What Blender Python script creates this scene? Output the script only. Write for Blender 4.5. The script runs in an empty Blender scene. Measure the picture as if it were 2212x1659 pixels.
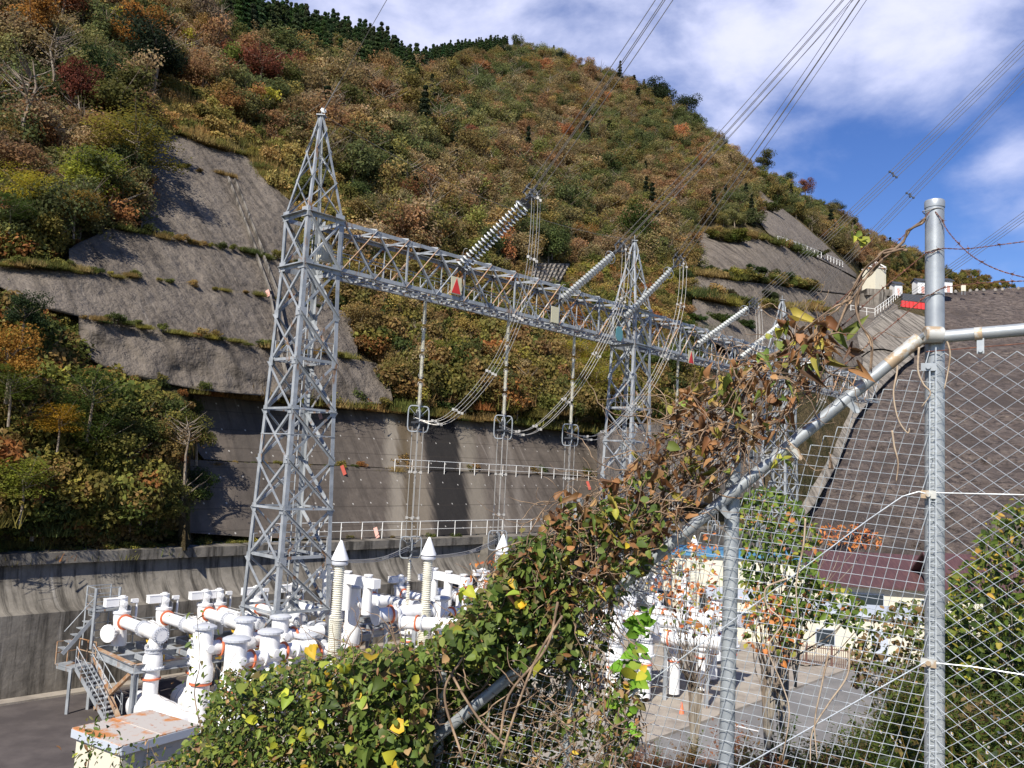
import bpy, math, random
import numpy as np
from mathutils import Vector as V, Matrix
random.seed(7); rng = np.random.default_rng(7)
S = bpy.context.scene; COL = S.collection
# ------------------------------------------------------------------ camera
F = 1838.0; PITCH = math.radians(5.61); ROLL = 0.049
fw = V((0, math.cos(PITCH), math.sin(PITCH))); up0 = V((0, -math.sin(PITCH), math.cos(PITCH)))
rt = (V((1, 0, 0))*math.cos(ROLL) + up0*math.sin(ROLL)).normalized(); upv = rt.cross(fw).normalized()
cam = bpy.data.cameras.new('camera'); co = bpy.data.objects.new('camera', cam); COL.objects.link(co)
cam.sensor_width = 36; cam.lens = F/2212*36; cam.clip_start = 0.05; cam.clip_end = 5000
m = Matrix((rt, upv, -fw)).transposed().to_4x4(); co.matrix_world = m; S.camera = co
def ray(px, py): return fw + rt*((px-1106)/F) + upv*((829.5-py)/F)
def W(px, py, Y):
    r = ray(px, py); return r*(Y/r.y)
def G(px, py, z):
    r = ray(px, py); return r*(z/r.z)
# ------------------------------------------------------------------ light
SUN = V((-0.38, -0.92, 0)).normalized(); EL = math.radians(43)
sd = V((SUN.x*math.cos(EL), SUN.y*math.cos(EL), math.sin(EL)))
sl = bpy.data.lights.new('sun', 'SUN'); sl.energy = 4.9; sl.angle = math.radians(0.5); sl.color = (1, .94, .83)
so = bpy.data.objects.new('sun', sl); COL.objects.link(so); so.rotation_euler = sd.to_track_quat('Z', 'Y').to_euler()
wd = bpy.data.worlds.new('World'); S.world = wd; wd.use_nodes = True
N = wd.node_tree.nodes; L = wd.node_tree.links; N.clear()
def nn(N, t, **k):
    n = N.new(t)
    for a, b in k.items():
        if hasattr(n, a): setattr(n, a, b)
        else: n.inputs[a.replace('_', ' ')].default_value = b
    return n
out = nn(N, 'ShaderNodeOutputWorld'); bg = nn(N, 'ShaderNodeBackground'); bg.inputs[1].default_value = 0.085
sky = nn(N, 'ShaderNodeTexSky', sky_type='NISHITA', sun_disc=False, sun_elevation=EL, sun_rotation=math.atan2(sd.x, sd.y), altitude=500, air_density=1.0, dust_density=0.3, ozone_density=2.5)
hs = nn(N, 'ShaderNodeHueSaturation'); hs.inputs['Saturation'].default_value = 1.26; hs.inputs['Hue'].default_value = .518; hs.inputs['Value'].default_value = 1.12
L.new(sky.outputs[0], hs.inputs['Color'])
tc = nn(N, 'ShaderNodeTexCoord')
# clouds: soft banks in fixed sky directions, broken up by noise
def vmath(op, a, b=None):
    n = nn(N, 'ShaderNodeVectorMath', operation=op)
    for i, s in enumerate((a, b)):
        if s is None: continue
        if hasattr(s, 'links'): L.new(s, n.inputs[i])
        else: n.inputs[i].default_value = s
    return n
def fm(op, a, b=0.0, c=0.0, N=N, L=L, clamp=False):
    n = nn(N, 'ShaderNodeMath', operation=op, use_clamp=clamp)
    for i, s in enumerate((a, b, c)):
        if hasattr(s, 'links'): L.new(s, n.inputs[i])
        else: n.inputs[i].default_value = s
    return n.outputs[0]
dirn = tc.outputs['Generated']
cov = None
def cdir(px, py): return ray(px, py).normalized()
BL = [(1000, 60, .24, 1.0), (700, -60, .25, .9), (1330, 70, .20, 1.0), (1560, 90, .17, 1.0), (1790, 40, .16, 1.0), (2000, 60, .13, 1.2), (1830, 170, .08, .75), (2090, 130, .085, .85), (1600, 150, .09, .8), (2190, 330, .085, .9), (2270, 430, .08, .8), (2190, 420, .05, .5), (1300, -250, .35, .9), (2350, 250, .12, .8), (-600, -300, .8, .8), (3200, 300, .5, .7)]
for (px, py, r, w) in BL:
    dd = cdir(px, py)
    ds = vmath('DISTANCE', dirn, tuple(dd)).outputs['Value']
    g = fm('POWER', 2.718, fm('MULTIPLY', fm('MULTIPLY', ds, ds), -1.0/(r*r)))
    g = fm('MULTIPLY', g, w)
    cov = g if cov is None else fm('MAXIMUM', cov, g)
sc = vmath('MULTIPLY', dirn, (1.0, 1.0, 1.9)).outputs[0]
n1 = nn(N, 'ShaderNodeTexNoise', Scale=4.5, Detail=7.0, Roughness=0.52); n1.inputs['Distortion'].default_value = .25; L.new(sc, n1.inputs['Vector'])
n2 = nn(N, 'ShaderNodeTexNoise', Scale=17.0, Detail=7.0, Roughness=0.6); L.new(sc, n2.inputs['Vector'])
nz = fm('ADD', fm('MULTIPLY', n1.outputs[0], 1.0), fm('MULTIPLY', n2.outputs[0], .20))
cl = fm('ADD', fm('MULTIPLY', cov, 1.0), fm('SUBTRACT', fm('MULTIPLY', fm('SUBTRACT', nz, .60), 2.0), .27))
mr = nn(N, 'ShaderNodeMapRange', interpolation_type='SMOOTHSTEP'); mr.inputs[1].default_value = .12; mr.inputs[2].default_value = .95
L.new(cl, mr.inputs[0])
mr2 = nn(N, 'ShaderNodeMapRange'); mr2.inputs[1].default_value = .35; mr2.inputs[2].default_value = 1.35; L.new(cl, mr2.inputs[0])
cc = nn(N, 'ShaderNodeMixRGB'); cc.inputs[1].default_value = (5.6, 6.2, 8.8, 1); cc.inputs[2].default_value = (8.6, 8.5, 10.2, 1); L.new(mr2.outputs[0], cc.inputs[0])
mx = nn(N, 'ShaderNodeMixRGB'); L.new(fm('MULTIPLY', mr.outputs[0], .93), mx.inputs[0]); L.new(hs.outputs[0], mx.inputs[1]); L.new(cc.outputs[0], mx.inputs[2])
L.new(mx.outputs[0], bg.inputs[0]); L.new(bg.outputs[0], out.inputs[0])
S.view_settings.view_transform = 'Standard'; S.view_settings.look = 'None'; S.view_settings.gamma = 1; S.view_settings.exposure = 0.55
S.cycles.max_bounces = 5; S.cycles.transparent_max_bounces = 4; S.cycles.diffuse_bounces = 3
# ------------------------------------------------------------------ materials
def mat(name, base, rough=.8, metal=0, noise=None, bump=None, spec=.4, coords='Object'):
    """noise: list of (colour, scale vec, threshold lo, hi, detail) layered over the base"""
    m = bpy.data.materials.new(name); m.use_nodes = True; N = m.node_tree.nodes; L = m.node_tree.links
    b = N['Principled BSDF']; b.inputs['Roughness'].default_value = rough; b.inputs['Metallic'].default_value = metal
    b.inputs['Specular IOR Level'].default_value = spec
    tc = N.new('ShaderNodeTexCoord'); cur = None
    rgb = N.new('ShaderNodeRGB'); rgb.outputs[0].default_value = (*base, 1); cur = rgb.outputs[0]
    for (c, s, lo, hi, det) in (noise or []):
        mp = N.new('ShaderNodeMapping'); mp.inputs['Scale'].default_value = s if hasattr(s, '__len__') else (s, s, s)
        mp.inputs['Location'].default_value = (random.random()*9, random.random()*9, random.random()*9)
        if len(c) > 3: mp.inputs['Rotation'].default_value = (0, 0, c[3])
        L.new(tc.outputs[coords], mp.inputs[0])
        t = N.new('ShaderNodeTexNoise'); t.inputs['Scale'].default_value = 1; t.inputs['Detail'].default_value = det; t.inputs['Roughness'].default_value = .62
        L.new(mp.outputs[0], t.inputs[0])
        r = N.new('ShaderNodeMapRange'); r.inputs[1].default_value = lo; r.inputs[2].default_value = hi; L.new(t.outputs[0], r.inputs[0])
        x = N.new('ShaderNodeMixRGB'); L.new(r.outputs[0], x.inputs[0]); L.new(cur, x.inputs[1]); x.inputs[2].default_value = (*c[:3], 1); cur = x.outputs[0]
    L.new(cur, b.inputs['Base Color'])
    if bump:
        t = N.new('ShaderNodeTexNoise'); t.inputs['Scale'].default_value = bump[0]; t.inputs['Detail'].default_value = 7; t.inputs['Roughness'].default_value = .65
        L.new(tc.outputs[coords], t.inputs[0])
        bm = N.new('ShaderNodeBump'); bm.inputs['Strength'].default_value = bump[1]; bm.inputs['Distance'].default_value = bump[2]
        L.new(t.outputs[0], bm.inputs['Height']); L.new(bm.outputs[0], b.inputs['Normal'])
    return m
WA = math.atan2(.734, .679)     # direction of the long wall
u = V((.679, .734, 0)).normalized(); v = V((.734, -.679, 0)).normalized()
M = {}
M['steel'] = mat('galvanised_steel', (.36, .38, .40), .55, .2, [((.24, .26, .28), 1.3, .42, .62, 4), ((.25, .155, .095), (2.2, 2.2, .5), .60, .66, 6)], spec=.4)
M['rust_steel'] = mat('rusting_steel', (.40, .30, .21), .7, .1, [((.33, .17, .08), 2.5, .4, .6, 5), ((.45, .45, .46), (1, 1, .6), .56, .62, 4)])
M['darksteel'] = mat('dark_fitting_steel', (.10, .105, .115), .5, .6)
M['pipe'] = mat('zinc_pipe', (.40, .425, .44), .45, .4, [((.31, .335, .36), 9, .40, .62, 6), ((.50, .52, .52), (22, 22, 5), .6, .75, 3), ((.40, .22, .10), (3, 3, 3), .66, .69, 5)], (60, .15, .002))
M['pipe_rust'] = mat('zinc_pipe_scaled', (.5, .5, .47), .6, .3, [((.40, .30, .20), 14, .48, .55, 6), ((.50, .27, .10), 5, .6, .65, 5)], (70, .3, .002))
M['meshwire'] = mat('zinc_wire', (.60, .64, .67), .35, .35, [((.42, .45, .47), 20, .5, .7, 3)])
M['barb'] = mat('rusted_barbed_wire', (.12, .05, .035), .85, .1, [((.25, .11, .07), 40, .45, .65, 3)])
M['white'] = mat('white_enamel', (.80, .80, .80), .42, 0, [((.62, .61, .58), (1.6, 1.6, .45), .52, .72, 7), ((.45, .41, .34), (3.5, 3.5, .9), .66, .74, 6)], spec=.5)
M['whitegrey'] = mat('grey_flange', (.50, .52, .56), .5, .1, [((.6, .6, .62), 3, .5, .7, 3)])
M['orange'] = mat('orange_joint_ring', (.62, .16, .07), .6)
M['yellow'] = mat('yellow_valve', (.60, .36, .03), .5)
M['porcelain'] = mat('cream_porcelain', (.72, .70, .60), .3, 0, [((.55, .53, .45), 2, .5, .7, 3)], spec=.5)
M['disc'] = mat('white_glaze', (.66, .68, .66), .15, 0, spec=.6)
M['boardred'] = mat('weathered_red_board', (.33, .06, .04), .8)
M['pink'] = mat('faded_pink_door', (.55, .30, .25), .7)
M['cond'] = mat('weathered_aluminium_cable', (.40, .385, .36), .5, .4)
M['wire'] = mat('dark_overhead_wire', (.22, .21, .20), .5, .4)
M['asphalt'] = mat('worn_asphalt', (.060, .050, .048), .95, 0, [((.095, .080, .075), .5, .42, .62, 7), ((.035, .03, .03), .16, .55, .7, 6)], (30, .5, .01))
M['asphalt_light'] = mat('pale_asphalt', (.16, .155, .15), .95, 0, [((.21, .20, .19), .6, .42, .62, 7)], (30, .5, .01))
M['slab'] = mat('yard_concrete', (.33, .29, .24), .9, 0, [((.22, .19, .16), .7, .45, .65, 7)], (12, .4, .02))
M['cream'] = mat('cream_wall_paint', (.62, .585, .47), .7, 0, [((.52, .46, .35), (2, 2, .4), .55, .72, 5)])
M['roofred'] = mat('maroon_roof_sheet', (.07, .035, .038), .6, 0, [((.10, .05, .05), (8, 1, 1), .45, .6, 3)])
M['bluesheet'] = mat('blue_roof_sheet', (.07, .22, .38), .6)
M['greysheet'] = mat('pale_grey_sheet', (.45, .49, .55), .6)
M['brownfence'] = mat('brown_painted_steel', (.13, .07, .055), .7)
M['redpaint'] = mat('red_paint', (.55, .03, .03), .5)
M['signred'] = mat('sign_red', (.60, .035, .03), .5); M['signcream'] = mat('sign_cream', (.60, .56, .38), .5)
M['signteal'] = mat('sign_teal', (.10, .26, .28), .5)
M['glass'] = mat('dark_window_glass', (.03, .04, .05), .1)
M['galvroof'] = mat('rust_blotched_roof', (.50, .46, .42), .55, .1, [((.52, .22, .08), (.9, .9, 1), .50, .57, 8), ((.40, .14, .05), (4, 4, 1), .60, .66, 6)], spec=.3)
M['rail'] = mat('white_handrail', (.72, .72, .70), .6, 0, [((.45, .30, .2), 3, .6, .7, 4)])
M['bark'] = mat('bark', (.17, .13, .095), .9, 0, [((.30, .27, .22), (8, 8, 2), .5, .65, 4)])
M['twig'] = mat('vine_stem', (.17, .115, .075), .85, 0, [((.36, .25, .16), 9, .48, .62, 5), ((.07, .045, .03), 5, .55, .68, 5)])
M['dryvine'] = mat('pale_dry_vine', (.42, .33, .24), .85, 0, [((.25, .18, .12), 12, .5, .65, 4)])
M['stone'] = mat('grey_stone', (.16, .15, .14), .9, 0, [((.3, .27, .24), .8, .5, .6, 5)], (4, .6, .1))

def concrete(name, c1, c2, streak=1.0, lines=0.0, dots=False, stain=None, bumpd=.25, pale=(.25, .22, .195), axis=None):
    """weathered concrete face: runs of dirt down the slope, lift joints, anchor heads"""
    m = bpy.data.materials.new(name); m.use_nodes = True; N = m.node_tree.nodes; L = m.node_tree.links
    b = N['Principled BSDF']; b.inputs['Roughness'].default_value = .93; b.inputs['Specular IOR Level'].default_value = .2
    g = N.new('ShaderNodeTexCoord')
    def dot(vec):
        n = nn(N, 'ShaderNodeVectorMath', operation='DOT_PRODUCT'); L.new(g.outputs['Object'], n.inputs[0]); n.inputs[1].default_value = vec; return n.outputs['Value']
    s = dot(axis or tuple(u)); z = dot((0, 0, 1))
    def comb(a, bb):
        n = N.new('ShaderNodeCombineXYZ'); L.new(a, n.inputs[0]); L.new(bb, n.inputs[1]); return n.outputs[0]
    def f(op, a, b_=0.0, c=0.0, clamp=False): return fm(op, a, b_, c, N=N, L=L, clamp=clamp)
    def noise(vec, sc, det=5, ro=.6):
        t = nn(N, 'ShaderNodeTexNoise'); t.inputs['Scale'].default_value = sc; t.inputs['Detail'].default_value = det; t.inputs['Roughness'].default_value = ro; L.new(vec, t.inputs[0]); return t.outputs[0]
    def rng_(val, lo, hi):
        r = nn(N, 'ShaderNodeMapRange'); r.inputs[1].default_value = lo; r.inputs[2].default_value = hi; L.new(val, r.inputs[0]); return r.outputs[0]
    def mix(fac, a, c):
        x = nn(N, 'ShaderNodeMixRGB')
        L.new(fac, x.inputs[0]) if hasattr(fac, 'links') else setattr(x.inputs[0], 'default_value', fac)
        for i, q in ((1, a), (2, c)):
            if hasattr(q, 'links'): L.new(q, x.inputs[i])
            else: x.inputs[i].default_value = (*q, 1)
        return x.outputs[0]
    big = rng_(noise(g.outputs['Object'], .22, 6), .36, .64)
    col = mix(big, c1, c2)
    fine = rng_(noise(g.outputs['Object'], 1.6, 9, .7), .35, .68)
    col = mix(f('MULTIPLY', fine, .5), col, tuple(x*1.55 for x in c2))
    hv_ = streak > 1.1
    st = rng_(noise(comb(f('MULTIPLY', s, 1.5 if hv_ else .9), f('MULTIPLY', z, .14 if hv_ else .09)), 1.0, 8, .68), .47 if hv_ else .50, .60 if hv_ else .66)
    col = mix(f('MULTIPLY', st, .82 if hv_ else .75*streak), col, tuple(x*(.22 if hv_ else .42) for x in c1))
    st2 = rng_(noise(comb(f('MULTIPLY', s, 2.6), f('MULTIPLY', z, .16)), 1.0, 5), .60, .70)
    col = mix(f('MULTIPLY', st2, .5*streak), col, pale)
    if stain:
        ss = f('ADD', f('SUBTRACT', s, f('MULTIPLY', f('SUBTRACT', z, 2.3), .5)), f('MULTIPLY', f('SUBTRACT', noise(comb(f('MULTIPLY', s, .8), f('MULTIPLY', z, .15)), 1.2, 7, .65), .5), 2.6))
        for (a0, a1, cc_, k) in stain:
            e = f('MULTIPLY', rng_(ss, a0-.5, a0+.3), f('SUBTRACT', 1.0, rng_(ss, a1-.3, a1+.5)))
            col = mix(f('MULTIPLY', e, k), col, cc_)
    if lines:
        md = f('FRACT', f('MULTIPLY', f('ADD', z, f('MULTIPLY', s, -.012)), 1/lines))
        ln = f('LESS_THAN', md, .05)
        col = mix(f('MULTIPLY', ln, .45), col, tuple(x*.5 for x in c1))
    if dots:
        vo = nn(N, 'ShaderNodeTexVoronoi', voronoi_dimensions='2D', feature='F1'); vo.inputs['Scale'].default_value = .62; vo.inputs['Randomness'].default_value = .15
        L.new(comb(s, z), vo.inputs[0])
        dt = f('LESS_THAN', vo.outputs['Distance'], .036)
        col = mix(f('MULTIPLY', dt, .8), col, (.42, .40, .37))
    L.new(col, b.inputs['Base Color'])
    bm = nn(N, 'ShaderNodeBump'); bm.inputs['Strength'].default_value = .7; bm.inputs['Distance'].default_value = bumpd
    L.new(noise(g.outputs['Object'], .9, 8, .62), bm.inputs['Height']); L.new(bm.outputs[0], b.inputs['Normal'])
    return m
M['shot'] = concrete('sprayed_concrete', (.088, .073, .060), (.150, .127, .105), 1.0, bumpd=1.3, pale=(.27, .235, .20))
M['anch'] = concrete('anchored_concrete', (.074, .061, .051), (.102, .085, .071), .9, 1.25, True,
                     [(43.4, 44.6, (.24, .21, .17), .8), (44.8, 45.9, (.10, .075, .045), .85), (46.0, 47.2, (.22, .185, .14), .6), (47.7, 51.2, (.016, .015, .015), .92), (51.5, 53.2, (.20, .175, .14), .7), (55.2, 55.8, (.24, .21, .18), .5), (57.4, 58.0, (.24, .21, .18), .4), (38.0, 39.0, (.055, .048, .043), .5), (30.5, 33, (.06, .052, .046), .5)], .12)
M['wall'] = concrete('streaked_wall', (.115, .103, .088), (.185, .168, .143), 1.18, 0, False, None, .1, (.33, .31, .28))
M['chute'] = concrete('chute_concrete', (.13, .115, .10), (.20, .18, .155), 1.12, axis=(1, 0, 0), bumpd=.2, pale=(.42, .40, .38))
M['shotdark'] = concrete('dark_sprayed_concrete', (.10, .085, .073), (.145, .124, .106), .7, bumpd=.9)
M['rock'] = mat('rockfill', (.14, .108, .094), .95, 0, [((.20, .160, .138), (.35, .35, 1.0), .42, .60, 9), ((.065, .050, .046), (.8, .8, 2.2), .50, .60, 9), ((.30, .245, .20), (.9, .9, 3.0), .60, .67, 8), ((.095, .074, .066), (.07, .07, .12), .5, .62, 4)], (.9, 1.0, 2.4))
M['soil'] = mat('hill_undergrowth', (.095, .075, .038), 1, 0, [((.15, .11, .058), .35, .4, .6, 8), ((.035, .038, .014), .22, .45, .65, 8)], (1.6, 1.0, 1.2), spec=.1)
M['bank'] = mat('bank_soil', (.06, .05, .03), 1, 0, [((.12, .09, .05), 3, .4, .6, 8), ((.04, .05, .02), 1.3, .45, .65, 8)], (14, 1.0, .06), spec=.1)

def leafmat(name, inst, rough=.75, trans=.25):
    m = bpy.data.materials.new(name); m.use_nodes = True; N = m.node_tree.nodes; L = m.node_tree.links
    b = N['Principled BSDF']; b.inputs['Roughness'].default_value = rough; b.inputs['Specular IOR Level'].default_value = .2
    a = nn(N, 'ShaderNodeAttribute', attribute_name='Col'); c = a.outputs['Color']
    if inst:
        t = nn(N, 'ShaderNodeAttribute', attribute_type='INSTANCER', attribute_name='tint')
        x = nn(N, 'ShaderNodeMixRGB', blend_type='MULTIPLY'); x.inputs[0].default_value = 1; L.new(c, x.inputs[1]); L.new(t.outputs['Color'], x.inputs[2]); c = x.outputs[0]
    L.new(c, b.inputs['Base Color'])
    tr = nn(N, 'ShaderNodeBsdfTranslucent'); L.new(c, tr.inputs[0]); ms = nn(N, 'ShaderNodeMixShader'); ms.inputs[0].default_value = trans
    L.new(b.outputs[0], ms.inputs[1]); L.new(tr.outputs[0], ms.inputs[2]); L.new(ms.outputs[0], N['Material Output'].inputs[0])
    return m
M['crown'] = leafmat('crown_leaves', True, .8, .48); M['leaf'] = leafmat('vine_leaves', False, .5, .3)
# ------------------------------------------------------------------ mesh builder
class MB:
    def __init__(s): s.v = []; s.f = []; s.c = []
    def add(s, vs, fs):
        o = len(s.v); s.v += [tuple(x) for x in vs]; s.f += [tuple(i+o for i in f) for f in fs]; return s
    def box(s, c, h, R=None):
        X, Y, Z = R or (V((1, 0, 0)), V((0, 1, 0)), V((0, 0, 1))); c = V(c)
        vs = [c + X*(h[0]*a) + Y*(h[1]*b) + Z*(h[2]*d) for d in (-1, 1) for (a, b) in ((-1, -1), (1, -1), (1, 1), (-1, 1))]
        return s.add(vs, [(3, 2, 1, 0), (4, 5, 6, 7), (0, 1, 5, 4), (1, 2, 6, 5), (2, 3, 7, 6), (3, 0, 4, 7)])
    def frame(s, p, q, hint=None):
        d = (V(q)-V(p)).normalized(); h = V(hint) if hint is not None else (V((0, 0, 1)) if abs(d.z) < .9 else V((1, 0, 0)))
        a = d.cross(h)
        if a.length < 1e-4: a = d.orthogonal()
        a.normalize(); return d, a, a.cross(d).normalized()
    def bar(s, p, q, w, t=None, hint=None):
        t = t or w; d, a, b = s.frame(p, q, hint); p = V(p); q = V(q)
        vs = [x + a*(i*w/2) + b*(j*t/2) for x in (p, q) for (i, j) in ((-1, -1), (1, -1), (1, 1), (-1, 1))]
        return s.add(vs, [(0, 1, 2, 3), (7, 6, 5, 4), (0, 4, 5, 1), (1, 5, 6, 2), (2, 6, 7, 3), (3, 7, 4, 0)])
    def ell(s, p, q, w, a, b, t=.018):
        """steel angle: flanges of width w along a and b"""
        p = V(p); q = V(q); a = V(a); b = V(b)
        pr = [V((0, 0, 0)), a*w, a*w+b*t, a*t+b*t, a*t+b*w, b*w]
        vs = [x + k for x in (p, q) for k in pr]; n = 6
        return s.add(vs, [tuple(range(5, -1, -1)), tuple(range(6, 12))] + [(i, (i+1) % n, (i+1) % n+n, i+n) for i in range(n)])
    def tube(s, pts, r, n=6, cap=True):
        pts = [V(p) for p in pts]; k = len(pts); rr = r if hasattr(r, '__len__') else [r]*k
        d, a, b = s.frame(pts[0], pts[1]); vs = []; fs = []
        for i, p in enumerate(pts):
            t = (pts[min(i+1, k-1)]-pts[max(i-1, 0)]).normalized()
            a = (a - t*a.dot(t)); a = a.normalized() if a.length > 1e-5 else t.orthogonal().normalized(); b = t.cross(a)
            for j in range(n):
                g = 2*math.pi*j/n; vs.append(p + (a*math.cos(g)+b*math.sin(g))*rr[i])
        for i in range(k-1):
            for j in range(n): fs.append((i*n+j, i*n+(j+1) % n, (i+1)*n+(j+1) % n, (i+1)*n+j))
        if cap: fs += [tuple(range(n-1, -1, -1)), tuple((k-1)*n+j for j in range(n))]
        return s.add(vs, fs)
    def lathe(s, o, ax, prof, n=16):
        """prof: (radius, distance along axis)"""
        o = V(o); ax = V(ax).normalized(); a = ax.orthogonal().normalized(); b = ax.cross(a); vs = []; fs = []
        for (r, h) in prof:
            for j in range(n):
                g = 2*math.pi*j/n; vs.append(o + ax*h + (a*math.cos(g)+b*math.sin(g))*max(r, .0005))
        k = len(prof)
        for i in range(k-1):
            for j in range(n): fs.append((i*n+j, i*n+(j+1) % n, (i+1)*n+(j+1) % n, (i+1)*n+j))
        fs += [tuple(range(n-1, -1, -1)), tuple((k-1)*n+j for j in range(n))]
        return s.add(vs, fs)
    def cyl(s, p, q, r, n=16):
        p = V(p); q = V(q); return s.lathe(p, q-p, [(r, 0), (r, (q-p).length)], n)
    def build(s, name, m, parent=None, smooth=False, loc=None):
        me = bpy.data.meshes.new(name); me.from_pydata(s.v, [], s.f); me.update()
        me.materials.append(M[m] if isinstance(m, str) else m)
        if smooth: me.shade_smooth(); 
        if smooth and smooth != 'full': me.set_sharp_from_angle(angle=math.radians(40))
        if len(s.c):
            at = me.color_attributes.new('Col', 'FLOAT_COLOR', 'POINT'); at.data.foreach_set('color', np.array(s.c, dtype=np.float32).ravel())
        o = bpy.data.objects.new(name, me); COL.objects.link(o)
        if parent is not None:
            o.parent = parent
            L0 = V(parent.location)
            if parent.type == 'EMPTY' or parent.parent is None: me.transform(Matrix.Translation(-L0))
            else: me.transform(Matrix.Translation(-V(parent.parent.location)-L0))
        return o
def tag(o, label, cat, group=None, kind=None):
    if label: o['label'] = label
    if cat: o['category'] = cat
    if group: o['group'] = group
    if kind: o['kind'] = kind
    return o
def thing(name, loc, label, cat, group=None):
    e = bpy.data.objects.new(name, None); e.location = loc; e.empty_display_size = .2; COL.objects.link(e)
    return tag(e, label, cat, group)
def struct(o): o['kind'] = 'structure'; return o
def lerp(a, b, t): return V(a)*(1-t) + V(b)*t
def interp(pl, x):
    xs = [p[0] for p in pl]; return float(np.interp(x, xs, [p[1] for p in pl]))
def bez(pts, n=24):
    """smooth curve through points (Catmull-Rom)"""
    P = [V(p) for p in pts]; P = [P[0]*2-P[1]] + P + [P[-1]*2-P[-2]]; o = []
    seg = len(P)-3
    for i in range(seg):
        k = max(2, n//seg)
        for j in range(k):
            t = j/k; a, b, c, d = P[i:i+4]
            o.append(.5*((2*b)+(c-a)*t+(2*a-5*b+4*c-d)*t*t+(3*b-a-3*c+d)*t**3))
    o.append(P[-2]); return o
from mathutils import noise
# ------------------------------------------------------------------ terrain depth
CT = [(0,1200,41),(300,1190,46),(550,1175,52),(770,1165,58.5),(960,1160,64),(1160,1150,73),(1300,1140,80),(1450,1100,90),(1600,1080,105),(1750,1080,120),
(500,850,57),(100,850,49),(100,600,54),(300,600,60),(300,300,79),(0,300,66),(0,0,84),(300,0,106),(600,300,99),(600,0,150),(-250,600,48),(-250,0,72),(-250,1200,35),(600,600,73),
(850,700,81),(850,500,98),(850,200,145),(1000,150,215),(850,60,215),(1100,80,290),(1100,300,171),(1100,500,124),(1100,700,98),(1100,880,80),(1300,900,90),(1300,700,118),(1300,500,158),(1300,300,215),
(1300,120,290),(1500,200,290),(1500,400,210),(1500,600,150),(1500,800,115),(1650,330,270),(1650,500,190),(1650,700,150),(1650,900,120),(1800,430,280),(1800,600,205),(1850,800,165),(1950,500,320),
(1950,600,300),(2100,580,380),(2250,610,420),(2500,660,450),(2400,900,400),(2000,900,200)]
CA = np.array(CT, float); _X = CA[:, :2]/500.0; _n = len(CA)
def _phi(r): return np.where(r > 1e-9, r*r*np.log(np.maximum(r, 1e-9)), 0)
_K = _phi(np.linalg.norm(_X[:, None]-_X[None], axis=2)) + np.eye(_n)*.002
_P = np.hstack([np.ones((_n, 1)), _X]); _A = np.block([[_K, _P], [_P.T, np.zeros((3, 3))]])
_w = np.linalg.solve(_A, np.concatenate([np.log(CA[:, 2]), np.zeros(3)]))
def D0(px, py):
    q = np.array([[px/500.0, py/500.0]]); r = np.linalg.norm(_X-q, axis=1)
    Y = float(min(480, max(30, math.exp(_phi(r) @ _w[:_n] + _w[_n] + q[0] @ _w[_n+1:]))))
    return Y
def anch(px, py):
    # plane of the anchored wall, leaning back from just behind the long wall's cap
    r = ray(px, py); k = (-44.77-2.7-5.35/1.35)/(r.x*v.x+r.y*v.y+r.z/1.35); return k*r.y
def D(px, py):
    Y = D0(px, py)
    if 400 < px < 1500 and py > 846+max(0, px-600)*.09: Y = max(Y, anch(px, py)+1.7)
    if px < 400: Y += 3.0*max(0.0, min(1.0, 1-(interp(BOT, px)-py)/90.0))   # shoulder behind the wall
    return Y
RIDGE = [(-400,-420),(0,-330),(250,-180),(400,-90),(520,-20),(560,0),(640,12),(700,25),(760,45),(830,62),(880,95),(910,108),(960,92),(1030,80),(1100,76),(1150,82),(1250,115),(1340,150),(1420,190),(1490,235),(1560,290),(1620,345),(1700,385),(1760,420),(1820,450),(1870,490),(1940,520),(2000,545),(2080,585),(2150,605),(2212,625),(2300,650),(2700,720)]
BOT = [(-400,1215),(0,1208),(280,1196),(550,1180),(770,1170),(960,1165),(1160,1165),(1300,1160),(1450,1150),(1700,1140),(2000,1000),(2300,900),(2700,880)]
def T(px, py): return W(px, py, D(px, py))
gx = list(range(-400, 2701, 20)); NV = 56
mb = MB(); 
for i, px in enumerate(gx):
    y0 = interp(RIDGE, px)+(34 if px < 1000 else 24 if px < 1750 else 12); y1 = interp(BOT, px)
    for j in range(NV):
        py = y0 + (y1-y0)*(j/(NV-1)); p = T(px, py)
        mb.v.append(tuple(p))
    for j in range(6):   # far side of the ridge falls away behind it
        p = T(px, y0); p = p + V((p.x, p.y, 0)).normalized()*(6+j*j*5) - V((0, 0, (j+1)**1.6*4)); mb.v.append(tuple(p))
st = NV+6
for i in range(len(gx)-1):
    for j in range(NV-1): a = i*st+j; mb.f.append((a, a+1, a+st+1, a+st))
    chain = [0]+[NV+j for j in range(6)]
    for a, b in zip(chain, chain[1:]): mb.f.append((i*st+b, i*st+a, (i+1)*st+a, (i+1)*st+b))
terrain = struct(mb.build('hillside', 'soil', smooth='full'))
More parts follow.
